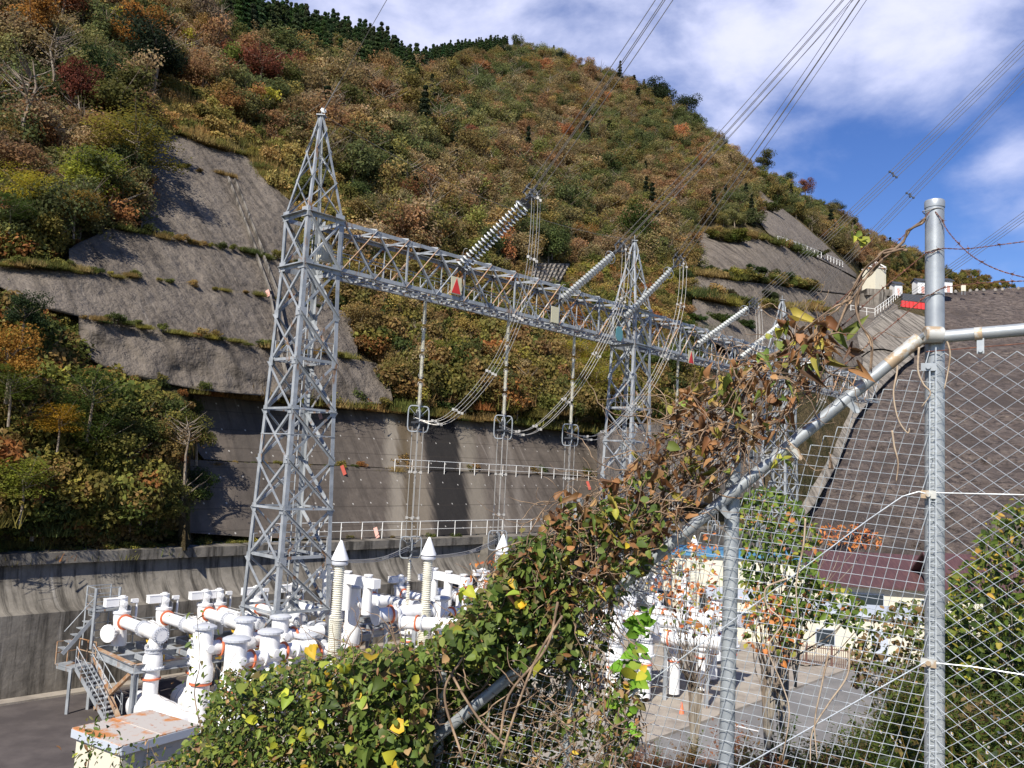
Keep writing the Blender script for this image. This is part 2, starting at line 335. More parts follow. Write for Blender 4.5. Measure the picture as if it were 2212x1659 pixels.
# ground to the horizon and the yard
mb = MB(); mb.add([(-900, -300, -12.25), (900, -300, -12.25), (900, 1500, -12.25), (-900, 1500, -12.25)], [(0, 1, 2, 3)]); struct(mb.build('ground', 'soil'))
def sv(s, t, z=0):   # site frame: s along the long wall, t out from it into the yard
    p = V((-24, 40, 0)) + u*s + v*t; return V((p.x, p.y, z))
mb = MB(); mb.add([sv(-70, 0, -12.0), sv(130, 0, -12.0), sv(130, 60, -12.0), sv(-70, 60, -12.0)], [(3, 2, 1, 0)]); struct(mb.build('yard_road', 'asphalt'))
mb = MB(); mb.add([sv(-70, .0, -11.9), sv(130, .0, -11.9), sv(130, .75, -11.9), sv(-70, .75, -11.9), sv(130, .75, -12.01), sv(-70, .75, -12.01)], [(3, 2, 1, 0), (3, 5, 4, 2)]); struct(mb.build('kerb_strip', 'slab'))
mb = MB(); mb.box(sv(33, 14, -11.93), (27, 9.0, .06), (u, v, V((0, 0, 1)))); struct(mb.build('equipment_slab', 'slab'))
mb = MB(); mb.add([G(1380,1640,-11.99), G(1900,1640,-11.99), G(2150,1330,-11.99), G(1650,1330,-11.99)], [(0, 1, 2, 3)]); struct(mb.build('yard_pavement', 'asphalt_light'))
mb = MB()
for a, b in (((1440,1480), (1610,1440)), ((1610, 1440), (1690, 1410)), ((1560,1560), (1640,1580)), ((1663,1450), (1668,1520))):
    p = G(*a, -11.98); q = G(*b, -11.98); mb.bar(p, q, .14, .012, hint=(0, 0, 1))
mk = mb.build('road_markings', 'rail'); struct(mk)
# ------------------------------------------------------------------ concrete on the slopes
def band(name, m, top, bot, label, off=.6, thick=1.2, step=6, nv=18, rough=0.0, cat='retaining wall', depth=None, lip=0, grp=None):
    x0 = max(top[0][0], bot[0][0]); x1 = min(top[-1][0], bot[-1][0]); xs = list(np.arange(x0, x1, step)) + [x1]
    mb = MB(); n = len(xs)
    for k, px in enumerate(xs):
        a = interp(top, px); b = max(interp(bot, px), a+1)
        for j in range(nv):
            t = j/(nv-1); py = a*(1-t)+b*t; Y = (depth or D0)(px, py); dsl = off + lip*t
            w_ = 2.2*noise.fractal(W(px, py, Y)*.22, .9, 2.1, 5)
            mb.v.append(tuple(W(px, py, Y - dsl + rough*w_*(0 if j in (0, nv-1) else 1))))
        for (py, jj) in ((a, 0), (b, 1)):
            Y = (depth or D0)(px, py); mb.v.append(tuple(W(px, py, Y-off+thick) ))
    st = nv+2
    for i in range(n-1):
        for j in range(nv-1): a = i*st+j; mb.f.append((a, a+1, a+st+1, a+st))
        mb.f.append((i*st+nv, i*st, (i+1)*st, (i+1)*st+nv)); mb.f.append((i*st+nv-1, i*st+nv+1, (i+1)*st+nv+1, (i+1)*st+nv-1))
    for i in (0, n-1): mb.f.append(tuple([i*st+nv]+[i*st+j for j in range(nv)]+[i*st+nv+1]))
    o = mb.build(name, m, smooth='full' if rough else True); tag(o, label, cat, grp); 
    CONC.append((top, bot, x0, x1)); return o
CONC = []
band('concrete_slope', 'shot', [(300,266),(392,288),(437,302),(448,322),(458,305),(475,322),(521,319),(552,333),(572,385)], [(300,349),(361,357),(430,372),(496,387),(572,398)], 'highest and smallest grey sprayed concrete face with a ragged top edge', .8, rough=.2)
band('concrete_slope', 'shot', [(305,300),(361,348),(430,364),(496,378),(572,388),(600,410),(650,455)], [(240,488),(305,500),(364,516),(470,536),(562,555),(650,572)], 'sprayed concrete face second from the top, beside the yellow trees', .95, rough=.22)
band('concrete_slope', 'shot', [(149,538),(170,524),(194,514),(240,492),(274,486),(330,500),(382,514),(470,532),(562,550),(690,578),(718,640)], [(149,580),(184,586),(298,599),(382,616),(590,641),(700,662),(750,671)], 'sprayed concrete face third from the top with a rounded left end', 1.15, rough=.22)
band('concrete_slope', 'shot', [(-300,545),(0,564),(184,585),(298,595),(382,612),(590,637),(713,662),(758,678),(772,722)], [(-300,600),(0,620),(60,650),(87,666),(170,684),(285,699),(382,721),(590,752),(772,775)], 'long grey sprayed concrete band reaching the left edge of the photo', 1.35, rough=.25)
band('concrete_slope', 'shot', [(170,682),(285,696),(382,717),(590,748),(744,772),(814,784),(838,820),(848,860)], [(170,735),(194,780),(243,807),(347,826),(434,843),(590,857),(768,874),(848,872)], 'lumpy hollowed sprayed concrete face above the dark anchored wall', 1.55, rough=.42, lip=-1.1)
band('anchored_wall', 'anch', [(417,847),(441,848),(590,861),(713,875),(876,887),(921,897),(1025,904),(1180,920),(1303,935),(1420,950)], [(417,960),(440,992),(503,996),(768,1006),(852,1012),(1303,1031),(1420,1036)], 'dark upper anchored concrete wall with black water stain', -.7, depth=anch)
band('anchored_wall', 'anch', [(397,992),(503,998),(768,1008),(852,1013),(1303,1033),(1480,1040)], [(397,1150),(541,1160),(700,1166),(960,1160),(1160,1158),(1480,1160)], 'dark lower anchored concrete wall below the white handrail', 0, depth=anch)
band('concrete_slope', 'shotdark', [(1290,936),(1400,915),(1480,890),(1560,840),(1650,800)], [(1290,1060),(1400,1080),(1480,1090),(1560,1090),(1650,1070)], 'grey concrete slope behind the second lattice tower', 3.0, rough=.3)
band('concrete_slope', 'shotdark', [(1632,402),(1650,418),(1687,448),(1732,483),(1780,525),(1826,569),(1850,592)], [(1632,470),(1660,505),(1700,530),(1760,555),(1815,582),(1850,600)], 'topmost grey face of the pointed right hand slope, above the white handrail', 1.5, rough=.5)
band('concrete_slope', 'shot', [(1494,525),(1513,496),(1560,500),(1640,512),(1700,532),(1760,557),(1815,584),(1862,612)], [(1494,575),(1510,590),(1590,604),(1710,618),(1762,628),(1862,640)], 'grey sprayed face of the right hand slope dotted with bushes', 2.0, rough=.5)
band('concrete_slope', 'shot', [(1500,592),(1590,606),(1710,620),(1762,630),(1850,640)], [(1500,640),(1611,660),(1700,664),(1763,666),(1850,680)], 'grey sprayed face second from the bottom of the right hand slope', 3.0, rough=.5)
band('concrete_slope', 'shot', [(1496,646),(1611,662),(1763,668),(1830,670),(1880,690)], [(1496,700),(1540,738),(1650,800),(1763,830),(1830,800),(1880,780)], 'lowest sprayed face of the right hand slope behind the insulators', 4.0, rough=.5)
# rock-fill dam, its side berm and the spillway chute
def dinv(y0, Y0, y1, Y1): return lambda px, py: 1.0/np.interp(py, [y0, y1], [1/Y0, 1/Y1])
dm = dinv(625, 222, 1300, 98)
band('rockfill_dam', 'rock', [(1640,1100),(1720,1010),(1800,880),(1880,770),(1940,740),(1980,735),(2012,690),(2014,640),(2040,634),(2130,626),(2212,620),(2700,585)], [(1640,1290),(1720,1300),(1900,1300),(2700,1300)], 'huge dark brown rock face of the dam filling the right side', -2.5, 3, 8, 110, .75, 'dam', dm)
band('side_berm', 'chute', [(1560,1180),(1640,1030),(1700,957),(1776,862),(1850,780),(1880,757),(1905,754),(1945,764),(1975,762)], [(1560,1240),(1640,1230),(1700,1160),(1760,1090),(1810,1000),(1850,900),(1900,840),(1950,790),(1975,772)], 'smooth pale brown berm between the spillway and the rock face', 1.2, 3, 12, 20, .3, 'berm', dm)
band('spillway_wall', 'chute', [(1560,1060),(1620,985),(1700,890),(1776,800),(1850,725),(1880,700),(1905,672),(1945,668),(2015,690)], [(1560,1120),(1620,1050),(1700,955),(1776,860),(1850,778),(1880,755),(1905,752),(1945,762),(1975,758),(2015,738)], 'pale streaked side wall of the spillway chute', 2.4, 3, 12, 20, 0, 'wall', dm)
band('spillway_floor', 'shotdark', [(1480,960),(1540,880),(1600,830),(1680,790),(1760,740),(1810,690),(1828,612),(1860,605),(1905,640),(1940,660)], [(1480,1150),(1540,1090),(1600,1012),(1700,893),(1776,803),(1850,728),(1885,700),(1905,676),(1940,670)], 'dark concrete chute floor and slope below the square tower house', 1.5, 3, 12, 20, .2, 'chute', dm)
# ------------------------------------------------------------------ long retaining wall with return lip
def profile(name, m, s0, s1, prof, label, step=2.0, cat='retaining wall'):
    mb = MB(); k = int((s1-s0)/step)+1; n = len(prof)
    for i in range(k+1):
        s_ = s0+(s1-s0)*i/k
        for (t, z) in prof: mb.v.append(tuple(sv(s_, t, z)))
    for i in range(k):
        for j in range(n-1): a = i*n+j; mb.f.append((a, a+1, a+n+1, a+n))
    mb.f += [tuple(range(n)), tuple(k*n+j for j in range(n-1, -1, -1))]
    o = mb.build(name, m, smooth=True); tag(o, label, cat); return o
cur = [(-1.88, -6.25), (-1.80, -6.7), (-1.6, -7.1), (-1.3, -7.45), (-.95, -7.75)]
profile('retaining_wall', 'wall', -60, 34.6, [(-4, -5.35), (-1.55, -5.40), (-1.55, -5.95), (-1.9, -5.97)]+cur+[(-.6, -8.0), (.0, -8.1), (.0, -12.2), (-4, -12.2)], 'long streaked concrete retaining wall with a thick overhanging lip above the yard')
profile('retaining_wall', 'wall', 34.6, 90, [(-4, -5.35), (-1.0, -5.40), (-.9, -7.9), (.0, -8.1), (.0, -12.2), (-4, -12.2)], 'plain vertical stretch of retaining wall beyond the end of the overhanging lip')
# ------------------------------------------------------------------ handrails on the slopes
def handrail(pts, label, h=1.05, sp=1.8, r=.03, mid=1, name='handrail'):
    t = thing(name, pts[0], label, 'handrail'); P = bez(pts, 6*len(pts)) if len(pts) > 2 else [V(p) for p in pts]
    ln = [0]
    for a, b in zip(P, P[1:]): ln.append(ln[-1]+(b-a).length)
    def at(d):
        i = max(0, min(len(P)-2, int(np.searchsorted(ln, d))-1)); q = (d-ln[i])/max(1e-6, ln[i+1]-ln[i]); return lerp(P[i], P[i+1], q)
    mb = MB(); Z = V((0, 0, 1)); r = r*.8
    mb.tube([p+Z*h for p in P], r, 5)
    for k in range(mid): mb.tube([p+Z*h*(k+1)/(mid+1) for p in P], r*.7, 4)
    mb.build('rails', 'rail', t); n = int(ln[-1]/sp)+1
    for i in range(min(n, 90)+1):
        p = at(ln[-1]*i/min(n, 90)); MB().bar(p, p+Z*h, r*1.9).build('post', 'rail', t)
    return t
def onw(px, py, extra): return W(px, py, D0(px, py)-extra)
handrail([W(x, y, anch(x, y)-.0) for x, y in ((852,1020),(1000,1026),(1150,1032),(1303,1042),(1420,1047))], 'white handrail on the ledge half way up the dark anchored wall', 1.0)
handrail([sv(s_, -2.3, -5.35) for s_ in (16.5, 22, 28, 34, 44, 55)], 'handrail along the top of the retaining wall behind the bushings', 1.15)
handrail([onw(x, y, 2.4) for x, y in ((1680,524),(1720,537),(1760,552),(1820,577))], 'white handrail crossing high on the right hand grey slope', 1.5, 2.5, .09)
handrail([W(x, y, dm(x, y)-5) for x, y in ((1655,832),(1700,786),(1760,728),(1820,672))], 'white stair rail climbing the dark chute slope', 1.6, 2.2, .07)
handrail([W(x, y, dm(x, y)-5) for x, y in ((1822,672),(1850,678),(1890,684))], 'short level white rail at the head of the chute stairs', 1.8, 2.2, .08)
handrail([W(x, y, dm(x, y)-5) for x, y in ((1890,682),(1920,660),(1948,636))], 'white stair rail climbing to the gate huts', 1.8, 2.2, .08)
# drain channels with red boards on the slopes
def strip(pts, label, w=.5, m='chute'):
    t = thing('drain_channel', T(*pts[0]), label, 'drain'); mb = MB(); P = [W(x, y, D(x, y)-o) for x, y, o in pts]
    for sgn in (-1, 1):
        for a, b in zip(P, P[1:]): mb.bar(a+u*w*sgn, b+u*w*sgn, .16, .22)
    mb.build('channel_edge', m, t); return t
_o = T
t = thing('drain_channel', T(500, 385), 'concrete drain channel running down the sprayed concrete faces', 'drain')
mb = MB()
for (a, b, o) in (((500, 385), (562, 545), 1.7), ((562, 552), (592, 632), 2.1), ((592, 640), (612, 742), 2.5), ((612, 750), (640, 855), 2.9)):
    p = W(*a, D(*a)-o); q = W(*b, D(*b)-o)
    for sg in (-.35, .35): mb.bar(p+u*sg, q+u*sg, .13, .25)
mb.build('channel_edge', 'chute', t)
for i, (a, b, o, lb) in enumerate((((738,1006), (745,1026), 3.3, 'red board on the lower anchored wall just right of the nearest lattice tower'), ((1268,1040), (1274,1058), 3.4, 'red board on the lower anchored wall near the second lattice tower'),
        ((688,888), (693,905), 2.9, 'faded red board high on the upper anchored wall behind the nearest tower'), ((577,627), (581,640), 2.3, 'small red board at the drain channel on the sprayed concrete'), ((810,1140), (816,1162), 3.3, 'faded pink board low on the anchored wall by the hanging conductors'))):
    dd_ = D0 if a[1] < 800 else anch; o = o if a[1] < 800 else .12 if a[1] > 1000 else -.6; p = W(*a, dd_(*a)-o); q = W(*b, dd_(*b)-o)
    ob = MB().bar(p, q, .30, .05, hint=-fw).build('red_board', 'boardred' if i < 2 else 'pink'); tag(ob, lb, 'board', 'red boards on the slopes')

t = thing('crib_frame', T(1190, 595), 'lattice of concrete slope ribs on the hillside above the beam', 'slope frame'); mb = MB()
cr = [(1150,570),(1228,572),(1205,612),(1142,606)]
def crp(a_, b_): 
    x = (cr[0][0]*(1-a_)+cr[1][0]*a_)*(1-b_)+(cr[3][0]*(1-a_)+cr[2][0]*a_)*b_; y = (cr[0][1]*(1-a_)+cr[1][1]*a_)*(1-b_)+(cr[3][1]*(1-a_)+cr[2][1]*a_)*b_; return W(x, y, D(x, y)-2.5)
for i in range(9):
    for j in range(6):
        if i < 8: mb.bar(crp(i/8, j/5), crp((i+1)/8, j/5), .32)
        if j < 5: mb.bar(crp(i/8, j/5), crp(i/8, (j+1)/5), .32)
mb.build('ribs', 'chute', t)
CONC.append(([(1138, 566), (1232, 566)], [(1138, 612), (1232, 612)], 1138, 1232))
# ------------------------------------------------------------------ vegetation
def inpoly(x, y, P):
    c = False; j = len(P)-1
    for i in range(len(P)):
        if (P[i][1] > y) != (P[j][1] > y) and x < (P[j][0]-P[i][0])*(y-P[i][1])/(P[j][1]-P[i][1])+P[i][0]: c = not c
        j = i
    return c
def onconc(px, py, mg=3):
    for (top, bot, x0, x1) in CONC:
        if x0-2 <= px <= x1+2 and interp(top, px)+mg < py < interp(bot, px)-mg*.5: return True
    return False
def clumps(R, H, nl, leaves, size, seed, shape='round', flat=.0):
    """leaf cards scattered through the volume of several overlapping lobes -> arrays (verts, colours)"""
    r = np.random.default_rng(seed); vs = []; cs = []
    lobes = []
    for i in range(nl):
        a = r.uniform(0, 2*math.pi); d = r.uniform(.0, .62)**.7*R; z = r.uniform(.38, .92)*H
        if shape == 'cone': z = (i+.5)/nl*H; d = 0
        rr = r.uniform(.30, .50)*R
        if shape == 'cone': rr = R*(1-.86*z/H)
        if shape == 'tier': z = H*(.35+.6*i/nl); rr = R*r.uniform(.35, .6); d = R*r.uniform(.2, .65)
        lobes.append((math.cos(a)*d, math.sin(a)*d, z, rr, r.uniform(.70, 1.30)))
    per = max(1, leaves//nl)
    for (x, y, z, rr, br) in lobes:
        dr = r.normal(size=(per, 3)); dr /= np.linalg.norm(dr, axis=1)[:, None]
        rad = rr*r.uniform(.45, 1.08, per)[:, None]
        zs = {'cone': .22*H/nl*2/rr if rr else 1, 'tier': .28}.get(shape, .8)
        c = dr*rad*np.array([1, 1, zs]) + np.array([x, y, z])
        if shape == 'cone': c[:, 2] -= rad[:, 0]*.35
        n = dr*.6 + r.normal(size=(per, 3))*.55 + np.array([0, 0, .35]); n /= np.linalg.norm(n, axis=1)[:, None]
        if shape == 'tier': n = n*.4+np.array([0, 0, 1.0]); n /= np.linalg.norm(n, axis=1)[:, None]
        t = np.cross(n, r.normal(size=(per, 3))); t /= np.linalg.norm(t, axis=1)[:, None]; b = np.cross(n, t)
        s = size*r.uniform(.55, 1.3, per)[:, None]
        q = np.stack([c-t*s*.5, c-b*s*.36, c+t*s*.5, c+b*s*.36], 1)
        vs.append(q.reshape(-1, 3)); k = br*r.uniform(.82, 1.2, per)
        col = np.stack([k*r.uniform(.9, 1.12, per), k, k*r.uniform(.8, 1.1, per), np.ones(per)], 1); cs.append(np.repeat(col, 4, axis=0))
    return np.vstack(vs), np.vstack(cs)
def qmesh(name, vs, cs, m):
    n = len(vs); me = bpy.data.meshes.new(name); me.vertices.add(n); me.vertices.foreach_set('co', vs.astype(np.float32).ravel())
    me.loops.add(n); me.loops.foreach_set('vertex_index', np.arange(n, dtype=np.int32)); k = n//4
    me.polygons.add(k); me.polygons.foreach_set('loop_start', np.arange(0, n, 4, dtype=np.int32)); me.update(calc_edges=True)
    me.materials.append(M[m]); at = me.color_attributes.new('Col', 'FLOAT_COLOR', 'POINT'); at.data.foreach_set('color', cs.astype(np.float32).ravel())
    return me
def trunkmb(H, R, seed, k=7, r0=.16, full=.8):
    r = random.Random(seed); mb = MB(); top = H*full
    pts = [V((0, 0, -1.0)), V((r.uniform(-.2, .2), r.uniform(-.2, .2), top*.35)), V((r.uniform(-.4, .4), r.uniform(-.4, .4), top*.7)), V((r.uniform(-.5, .5), r.uniform(-.5, .5), top))]
    mb.tube(pts, [r0*1.3, r0, r0*.6, r0*.2], 6)
    for i in range(k):
        f = .3+.6*i/k; b = lerp(pts[1], pts[3], f*.9); a = r.uniform(0, 6.28); l = R*r.uniform(.5, .95)
        e = b+V((math.cos(a)*l, math.sin(a)*l, l*r.uniform(.4, 1.0))); mid = lerp(b, e, .5)+V((0, 0, -.06*l))
        mb.tube([b, mid, e], [r0*.45, r0*.28, r0*.08], 5)
    return mb
pc = bpy.data.collections.new('plant_sources')     # sources of the instanced cover
def proto(name, me):
    o = bpy.data.objects.new(name, me); pc.objects.link(o)
def joinmesh(name, vs, cs, tr):
    """leaves + trunk in one source mesh"""
    me = qmesh(name, vs, cs, 'crown')
    if tr is None: return me
    import bmesh
    bm = bmesh.new(); bm.from_mesh(me); lay = bm.verts.layers.float_color['Col']
    vv = [bm.verts.new(p) for p in tr.v]
    for w_ in vv: w_[lay] = (1, 1, 1, 1)
    for f in tr.f:
        ff = bm.faces.new([vv[i] for i in f]); ff.material_index = 1
    bm.to_mesh(me); bm.free(); me.materials.append(M['bark']); return me
# 0-5 broadleaf, 6-7 thin/bare, 8-9 cedar, 10-12 shrub, 13-14 grass/brush
for i in range(6):
    vs, cs = clumps(3.2, 6.6, 14, 2400, .31, 10+i); proto('src_a%02d' % i, joinmesh('src_broadleaf', vs, cs, trunkmb(6.6, 3, i)))
for i in range(2):
    vs, cs = clumps(2.6, 6.2, 12, 700, .24, 30+i); proto('src_b%02d' % i, joinmesh('src_thin', vs, cs, trunkmb(6.8, 3, 40+i, 16, .15, 1.0)))
for i in range(2):
    vs, cs = clumps(1.9+.4*i, 10.5, 11, 2000, .42, 50+i, 'cone'); proto('src_c%02d' % i, joinmesh('src_cedar', vs, cs, trunkmb(10, .1, 60+i, 0, .2, 1.0)))
for i in range(3):
    vs, cs = clumps(1.3, 1.5, 7, 900, .20, 70+i); proto('src_d%02d' % i, joinmesh('src_shrub', vs, cs, None))
for i in range(2):
    r = np.random.default_rng(90+i); k = 900
    b = r.normal(size=(k, 3))*np.array([.7, .7, 0]); tip = b+r.normal(size=(k, 3))*np.array([.28, .28, .1])+np.array([0, 0, 1])*r.uniform(.4, 1.1, k)[:, None]
    w_ = r.normal(size=(k, 3))*np.array([.022, .022, 0]); q = np.stack([b-w_, b+w_, tip+w_*.3, tip-w_*.3], 1).reshape(-1, 3)
    kk = r.uniform(.7, 1.3, k); proto('src_e%02d' % i, joinmesh('src_grass', q, np.repeat(np.stack([kk, kk, kk, np.ones(k)], 1), 4, axis=0), None))
def scatter(name, pts, label, cat):
    """pts: (pos, scale, rot, idx, tint) -> one object of mass vegetation"""
    n = len(pts); me = bpy.data.meshes.new(name); me.vertices.add(n)
    me.vertices.foreach_set('co', np.array([tuple(p[0]) for p in pts], np.float32).ravel())
    def at(nm, ty, arr, key='value'):
        a = me.attributes.new(nm, ty, 'POINT'); a.data.foreach_set(key, np.array(arr).ravel())
    at('scl', 'FLOAT_VECTOR', np.array([p[1] for p in pts], np.float32), 'vector')
    at('rot', 'FLOAT_VECTOR', np.array([(0, 0, p[2]) for p in pts], np.float32), 'vector')
    at('idx', 'INT', np.array([p[3] for p in pts], np.int32)); at('tint', 'FLOAT_COLOR', np.array([(*p[4], 1) for p in pts], np.float32), 'color')
    o = bpy.data.objects.new(name, me); COL.objects.link(o)
    ng = bpy.data.node_groups.new(name, 'GeometryNodeTree'); ng.interface.new_socket('Geometry', in_out='INPUT', socket_type='NodeSocketGeometry'); ng.interface.new_socket('Geometry', in_out='OUTPUT', socket_type='NodeSocketGeometry')
    N = ng.nodes; L = ng.links; gi = N.new('NodeGroupInput'); go = N.new('NodeGroupOutput'); ip = N.new('GeometryNodeInstanceOnPoints'); ci = N.new('GeometryNodeCollectionInfo')
    ci.inputs[0].default_value = pc; ci.inputs['Separate Children'].default_value = True; ci.inputs['Reset Children'].default_value = True
    ip.inputs['Pick Instance'].default_value = True
    L.new(gi.outputs[0], ip.inputs['Points']); L.new(ci.outputs[0], ip.inputs['Instance'])
    for nm, ty, sk in (('idx', 'INT', 'Instance Index'), ('scl', 'FLOAT_VECTOR', 'Scale'), ('rot', 'FLOAT_VECTOR', 'Rotation')):
        a = N.new('GeometryNodeInputNamedAttribute'); a.data_type = ty; a.inputs[0].default_value = nm; L.new(a.outputs[0], ip.inputs[sk])
    L.new(ip.outputs[0], go.inputs[0]); md = o.modifiers.new('cover', 'NODES'); md.node_group = ng
    tag(o, label, cat, kind='stuff'); return o
PALF = [((.135,.100,.046), 8), ((.105,.092,.034), 7), ((.135,.085,.045), 4), ((.075,.080,.030), 4), ((.165,.130,.080), 2.5), ((.17,.080,.042), 1.0), ((.045,.055,.024), 1.1), ((.17,.13,.045), .9), ((.13,.055,.038), .35), ((.105,.105,.036), 3)]
PALL = [((.065,.075,.022), 5), ((.100,.092,.028), 6), ((.12,.085,.036), 4), ((.040,.052,.018), 3), ((.15,.14,.035), 1.5), ((.16,.075,.03), 1)]
PALU = [((.060,.062,.024), 4), ((.11,.080,.032), 6), ((.14,.075,.036), 3.5), ((.034,.042,.018), 3), ((.20,.20,.035), 1.2), ((.15,.055,.034), .5), ((.065,.080,.020), 2), ((.12,.09,.06), 1.4)]
PK = 2.0
def pick(pal, r):
    t = r.random()*sum(p[1] for p in pal)
    for c, w_ in pal:
        t -= w_
        if t <= 0: break
    k = r.uniform(.8, 1.22)*PK; return (c[0]*k*r.uniform(.96, 1.12), c[1]*k, c[2]*k*.85)
R_ = random.Random(11)
def nz2(x, y): return math.sin(x*.021+1.3)*math.sin(y*.027+.4)+.6*math.sin(x*.05+y*.043)+.4*math.sin(x*.09-y*.11)
FAR = [(520,20),(700,60),(1000,110),(1150,90),(1500,240),(1700,395),(1950,530),(2300,655),(2300,720),(1880,640),(1640,380),(1480,480),(1440,700),(1300,720),(1100,560),(900,600),(760,480),(640,350),(560,180)]
def zone(px, py):
    if py < interp(RIDGE, px)+2: return None
    if px > 1925 and py > 640: return None
    if px > 1500 and py > 690: return None
    if 1495 < px < 1860 and py > (492 if px < 1635 else 408+(px-1635)*.80): return 'rock'
    if px < 620 and 500 < py and py > 470+max(0, (300-px))*.4: return 'low'
    if 330 < px < 760 and 160+(px-330)*.62 < py < 330+(px-330)*.95 and py < 620: return 'brush'
    if px < 600 and py < 560: return 'upper'
    if px < 560: return 'low'
    if py > 585 and px > 620: return 'mid'
    return 'far'
forest = []; under = []; cedars = []; brush = []
tries = 0
while tries < 85000:
    tries += 1; px = R_.uniform(-60, 2290); py = R_.uniform(-40, 1200)
    if py > interp(BOT, px)-1: continue
    z = zone(px, py)
    if z is None or onconc(px, py, 2): continue
    Y = D(px, py); a = (Y/300.0)**2
    if z in ('far', 'upper'):
        k = {'far': .9, 'upper': 1.05}[z]
        if R_.random() < min(1, a*k*1.0):
            s = R_.choice([R_.uniform(.5, .8), R_.uniform(.65, 1.0), R_.uniform(.75, 1.2)])*(1.0 if z == 'far' else .85)
            if py-6.2*s*F/Y < interp(RIDGE, px)-4: continue
            if 490 < px < 1095 and py-6.2*s*F/Y < interp(RIDGE, px)+(34 if px < 860 else 12): continue
            if onconc(px, py-5.5*s*F/Y, 0) or onconc(px, py-3*s*F/Y, 0): s *= .4
            p = T(px, py)-V((0, 0, 1.2*s))
            if nz2(px*3, py*3) > 1.1: s *= .7
            pal = PALF if z == 'far' else PALU
            c = pick(pal, R_)
            if R_.random() < .62:      # neighbouring trees tend to be of one kind
                q_ = (nz2(px*1.7+40, py*1.9)+1.6*math.sin(px*.013+py*.017)); k_ = R_.uniform(.8, 1.2)*PK
                c = tuple(x*k_ for x in ((.062, .072, .028) if q_ < -1.1 else (.095, .092, .036) if q_ < -.2 else (.135, .102, .050) if q_ < .8 else (.150, .088, .046) if q_ < 1.7 else (.17, .125, .072)))
            if nz2(px, py) > .7 and z == 'far': c = (c[0]*.7, c[1]*.8, c[2]*.7)
            idx = R_.choice([0, 1, 2, 3, 4, 5, 0, 1, 2, 3, 4, 5, 6, 7])
            if z == 'far' and R_.random() < .018: idx = R_.choice([8, 9]); c = (.020, .030, .014)
            forest.append((p, (s*R_.uniform(.85, 1.2), s*R_.uniform(.85, 1.2), s*R_.uniform(.75, 1.1)), R_.uniform(0, 6.28), idx, c))
    elif z in ('low', 'mid', 'brush', 'rock'):
        if z == 'rock' and (nz2(px*2, py*2) < .9 or R_.random() < .5): continue
        if R_.random() < min(1, (Y/95.0)**2*.42):
            if z == 'brush':
                s = R_.uniform(.8, 1.6); c = pick([((.17, .135, .055), 4), ((.10, .09, .03), 3), ((.19, .13, .06), 3), ((.06, .065, .02), 2)], R_); idx = R_.choice([10, 11, 13, 14, 13, 14, 13])
            else:
                s = R_.uniform(.7, 1.7)*(1.1 if z == 'mid' else .95); c = pick(PALL if z != 'mid' else PALL+PALF[:3], R_); idx = R_.choice([10, 11, 12, 10, 11, 12, 13])
            if py > interp(BOT, px)-40: s *= .7 if px < 400 else .38
            elif onconc(px, py-1.4*s*F/Y, 0) or onconc(px+1.2*s*F/Y, py-10, 0) : s *= .42
            if idx > 12: s *= .6
            under.append((T(px, py)-V((0, 0, .3)), (s, s, s*R_.uniform(.7, 1.3)), R_.uniform(0, 6.28), idx, c))
            if z in ('low', 'mid') and py < interp(BOT, px)-60 and R_.random() < (.10 if z == 'low' else .13):
                s = R_.uniform(.28, .62)
                if onconc(px, py-6*s*F/Y, 0) or onconc(px, py-3*s*F/Y, 0): continue
                forest.append((T(px, py)-V((0, 0, .5)), (s, s, s), R_.uniform(0, 6.28), R_.choice([0, 1, 2, 3, 4, 5, 6, 7]), pick(PALL if z == 'low' else PALF, R_)))
# dark cedar wood along the upper ridge
for k in range(1500):
    px = R_.uniform(480, 1095); top = interp(RIDGE, px); dpt = (20+max(0, min(1, (px-560)/120))*34) if px < 900 else 14
    py = top + R_.random()**1.1*(dpt*(1 if px < 860 else .8)) - (2 if px < 900 else 0)
    Y = D(px, py); s = R_.uniform(.35, 1.0)*(.88 if px < 900 else .75); py += 8.8*s*F/Y-4; Y = D(px, py)
    cedars.append((W(px, py, Y)-V((0, 0, 2)), (s*1.05, s*1.05, s*R_.uniform(.8, 1.15)), R_.uniform(0, 6.28), R_.choice([8, 9]), tuple(x*R_.uniform(.8, 1.2) for x in (.050, .082, .032))))
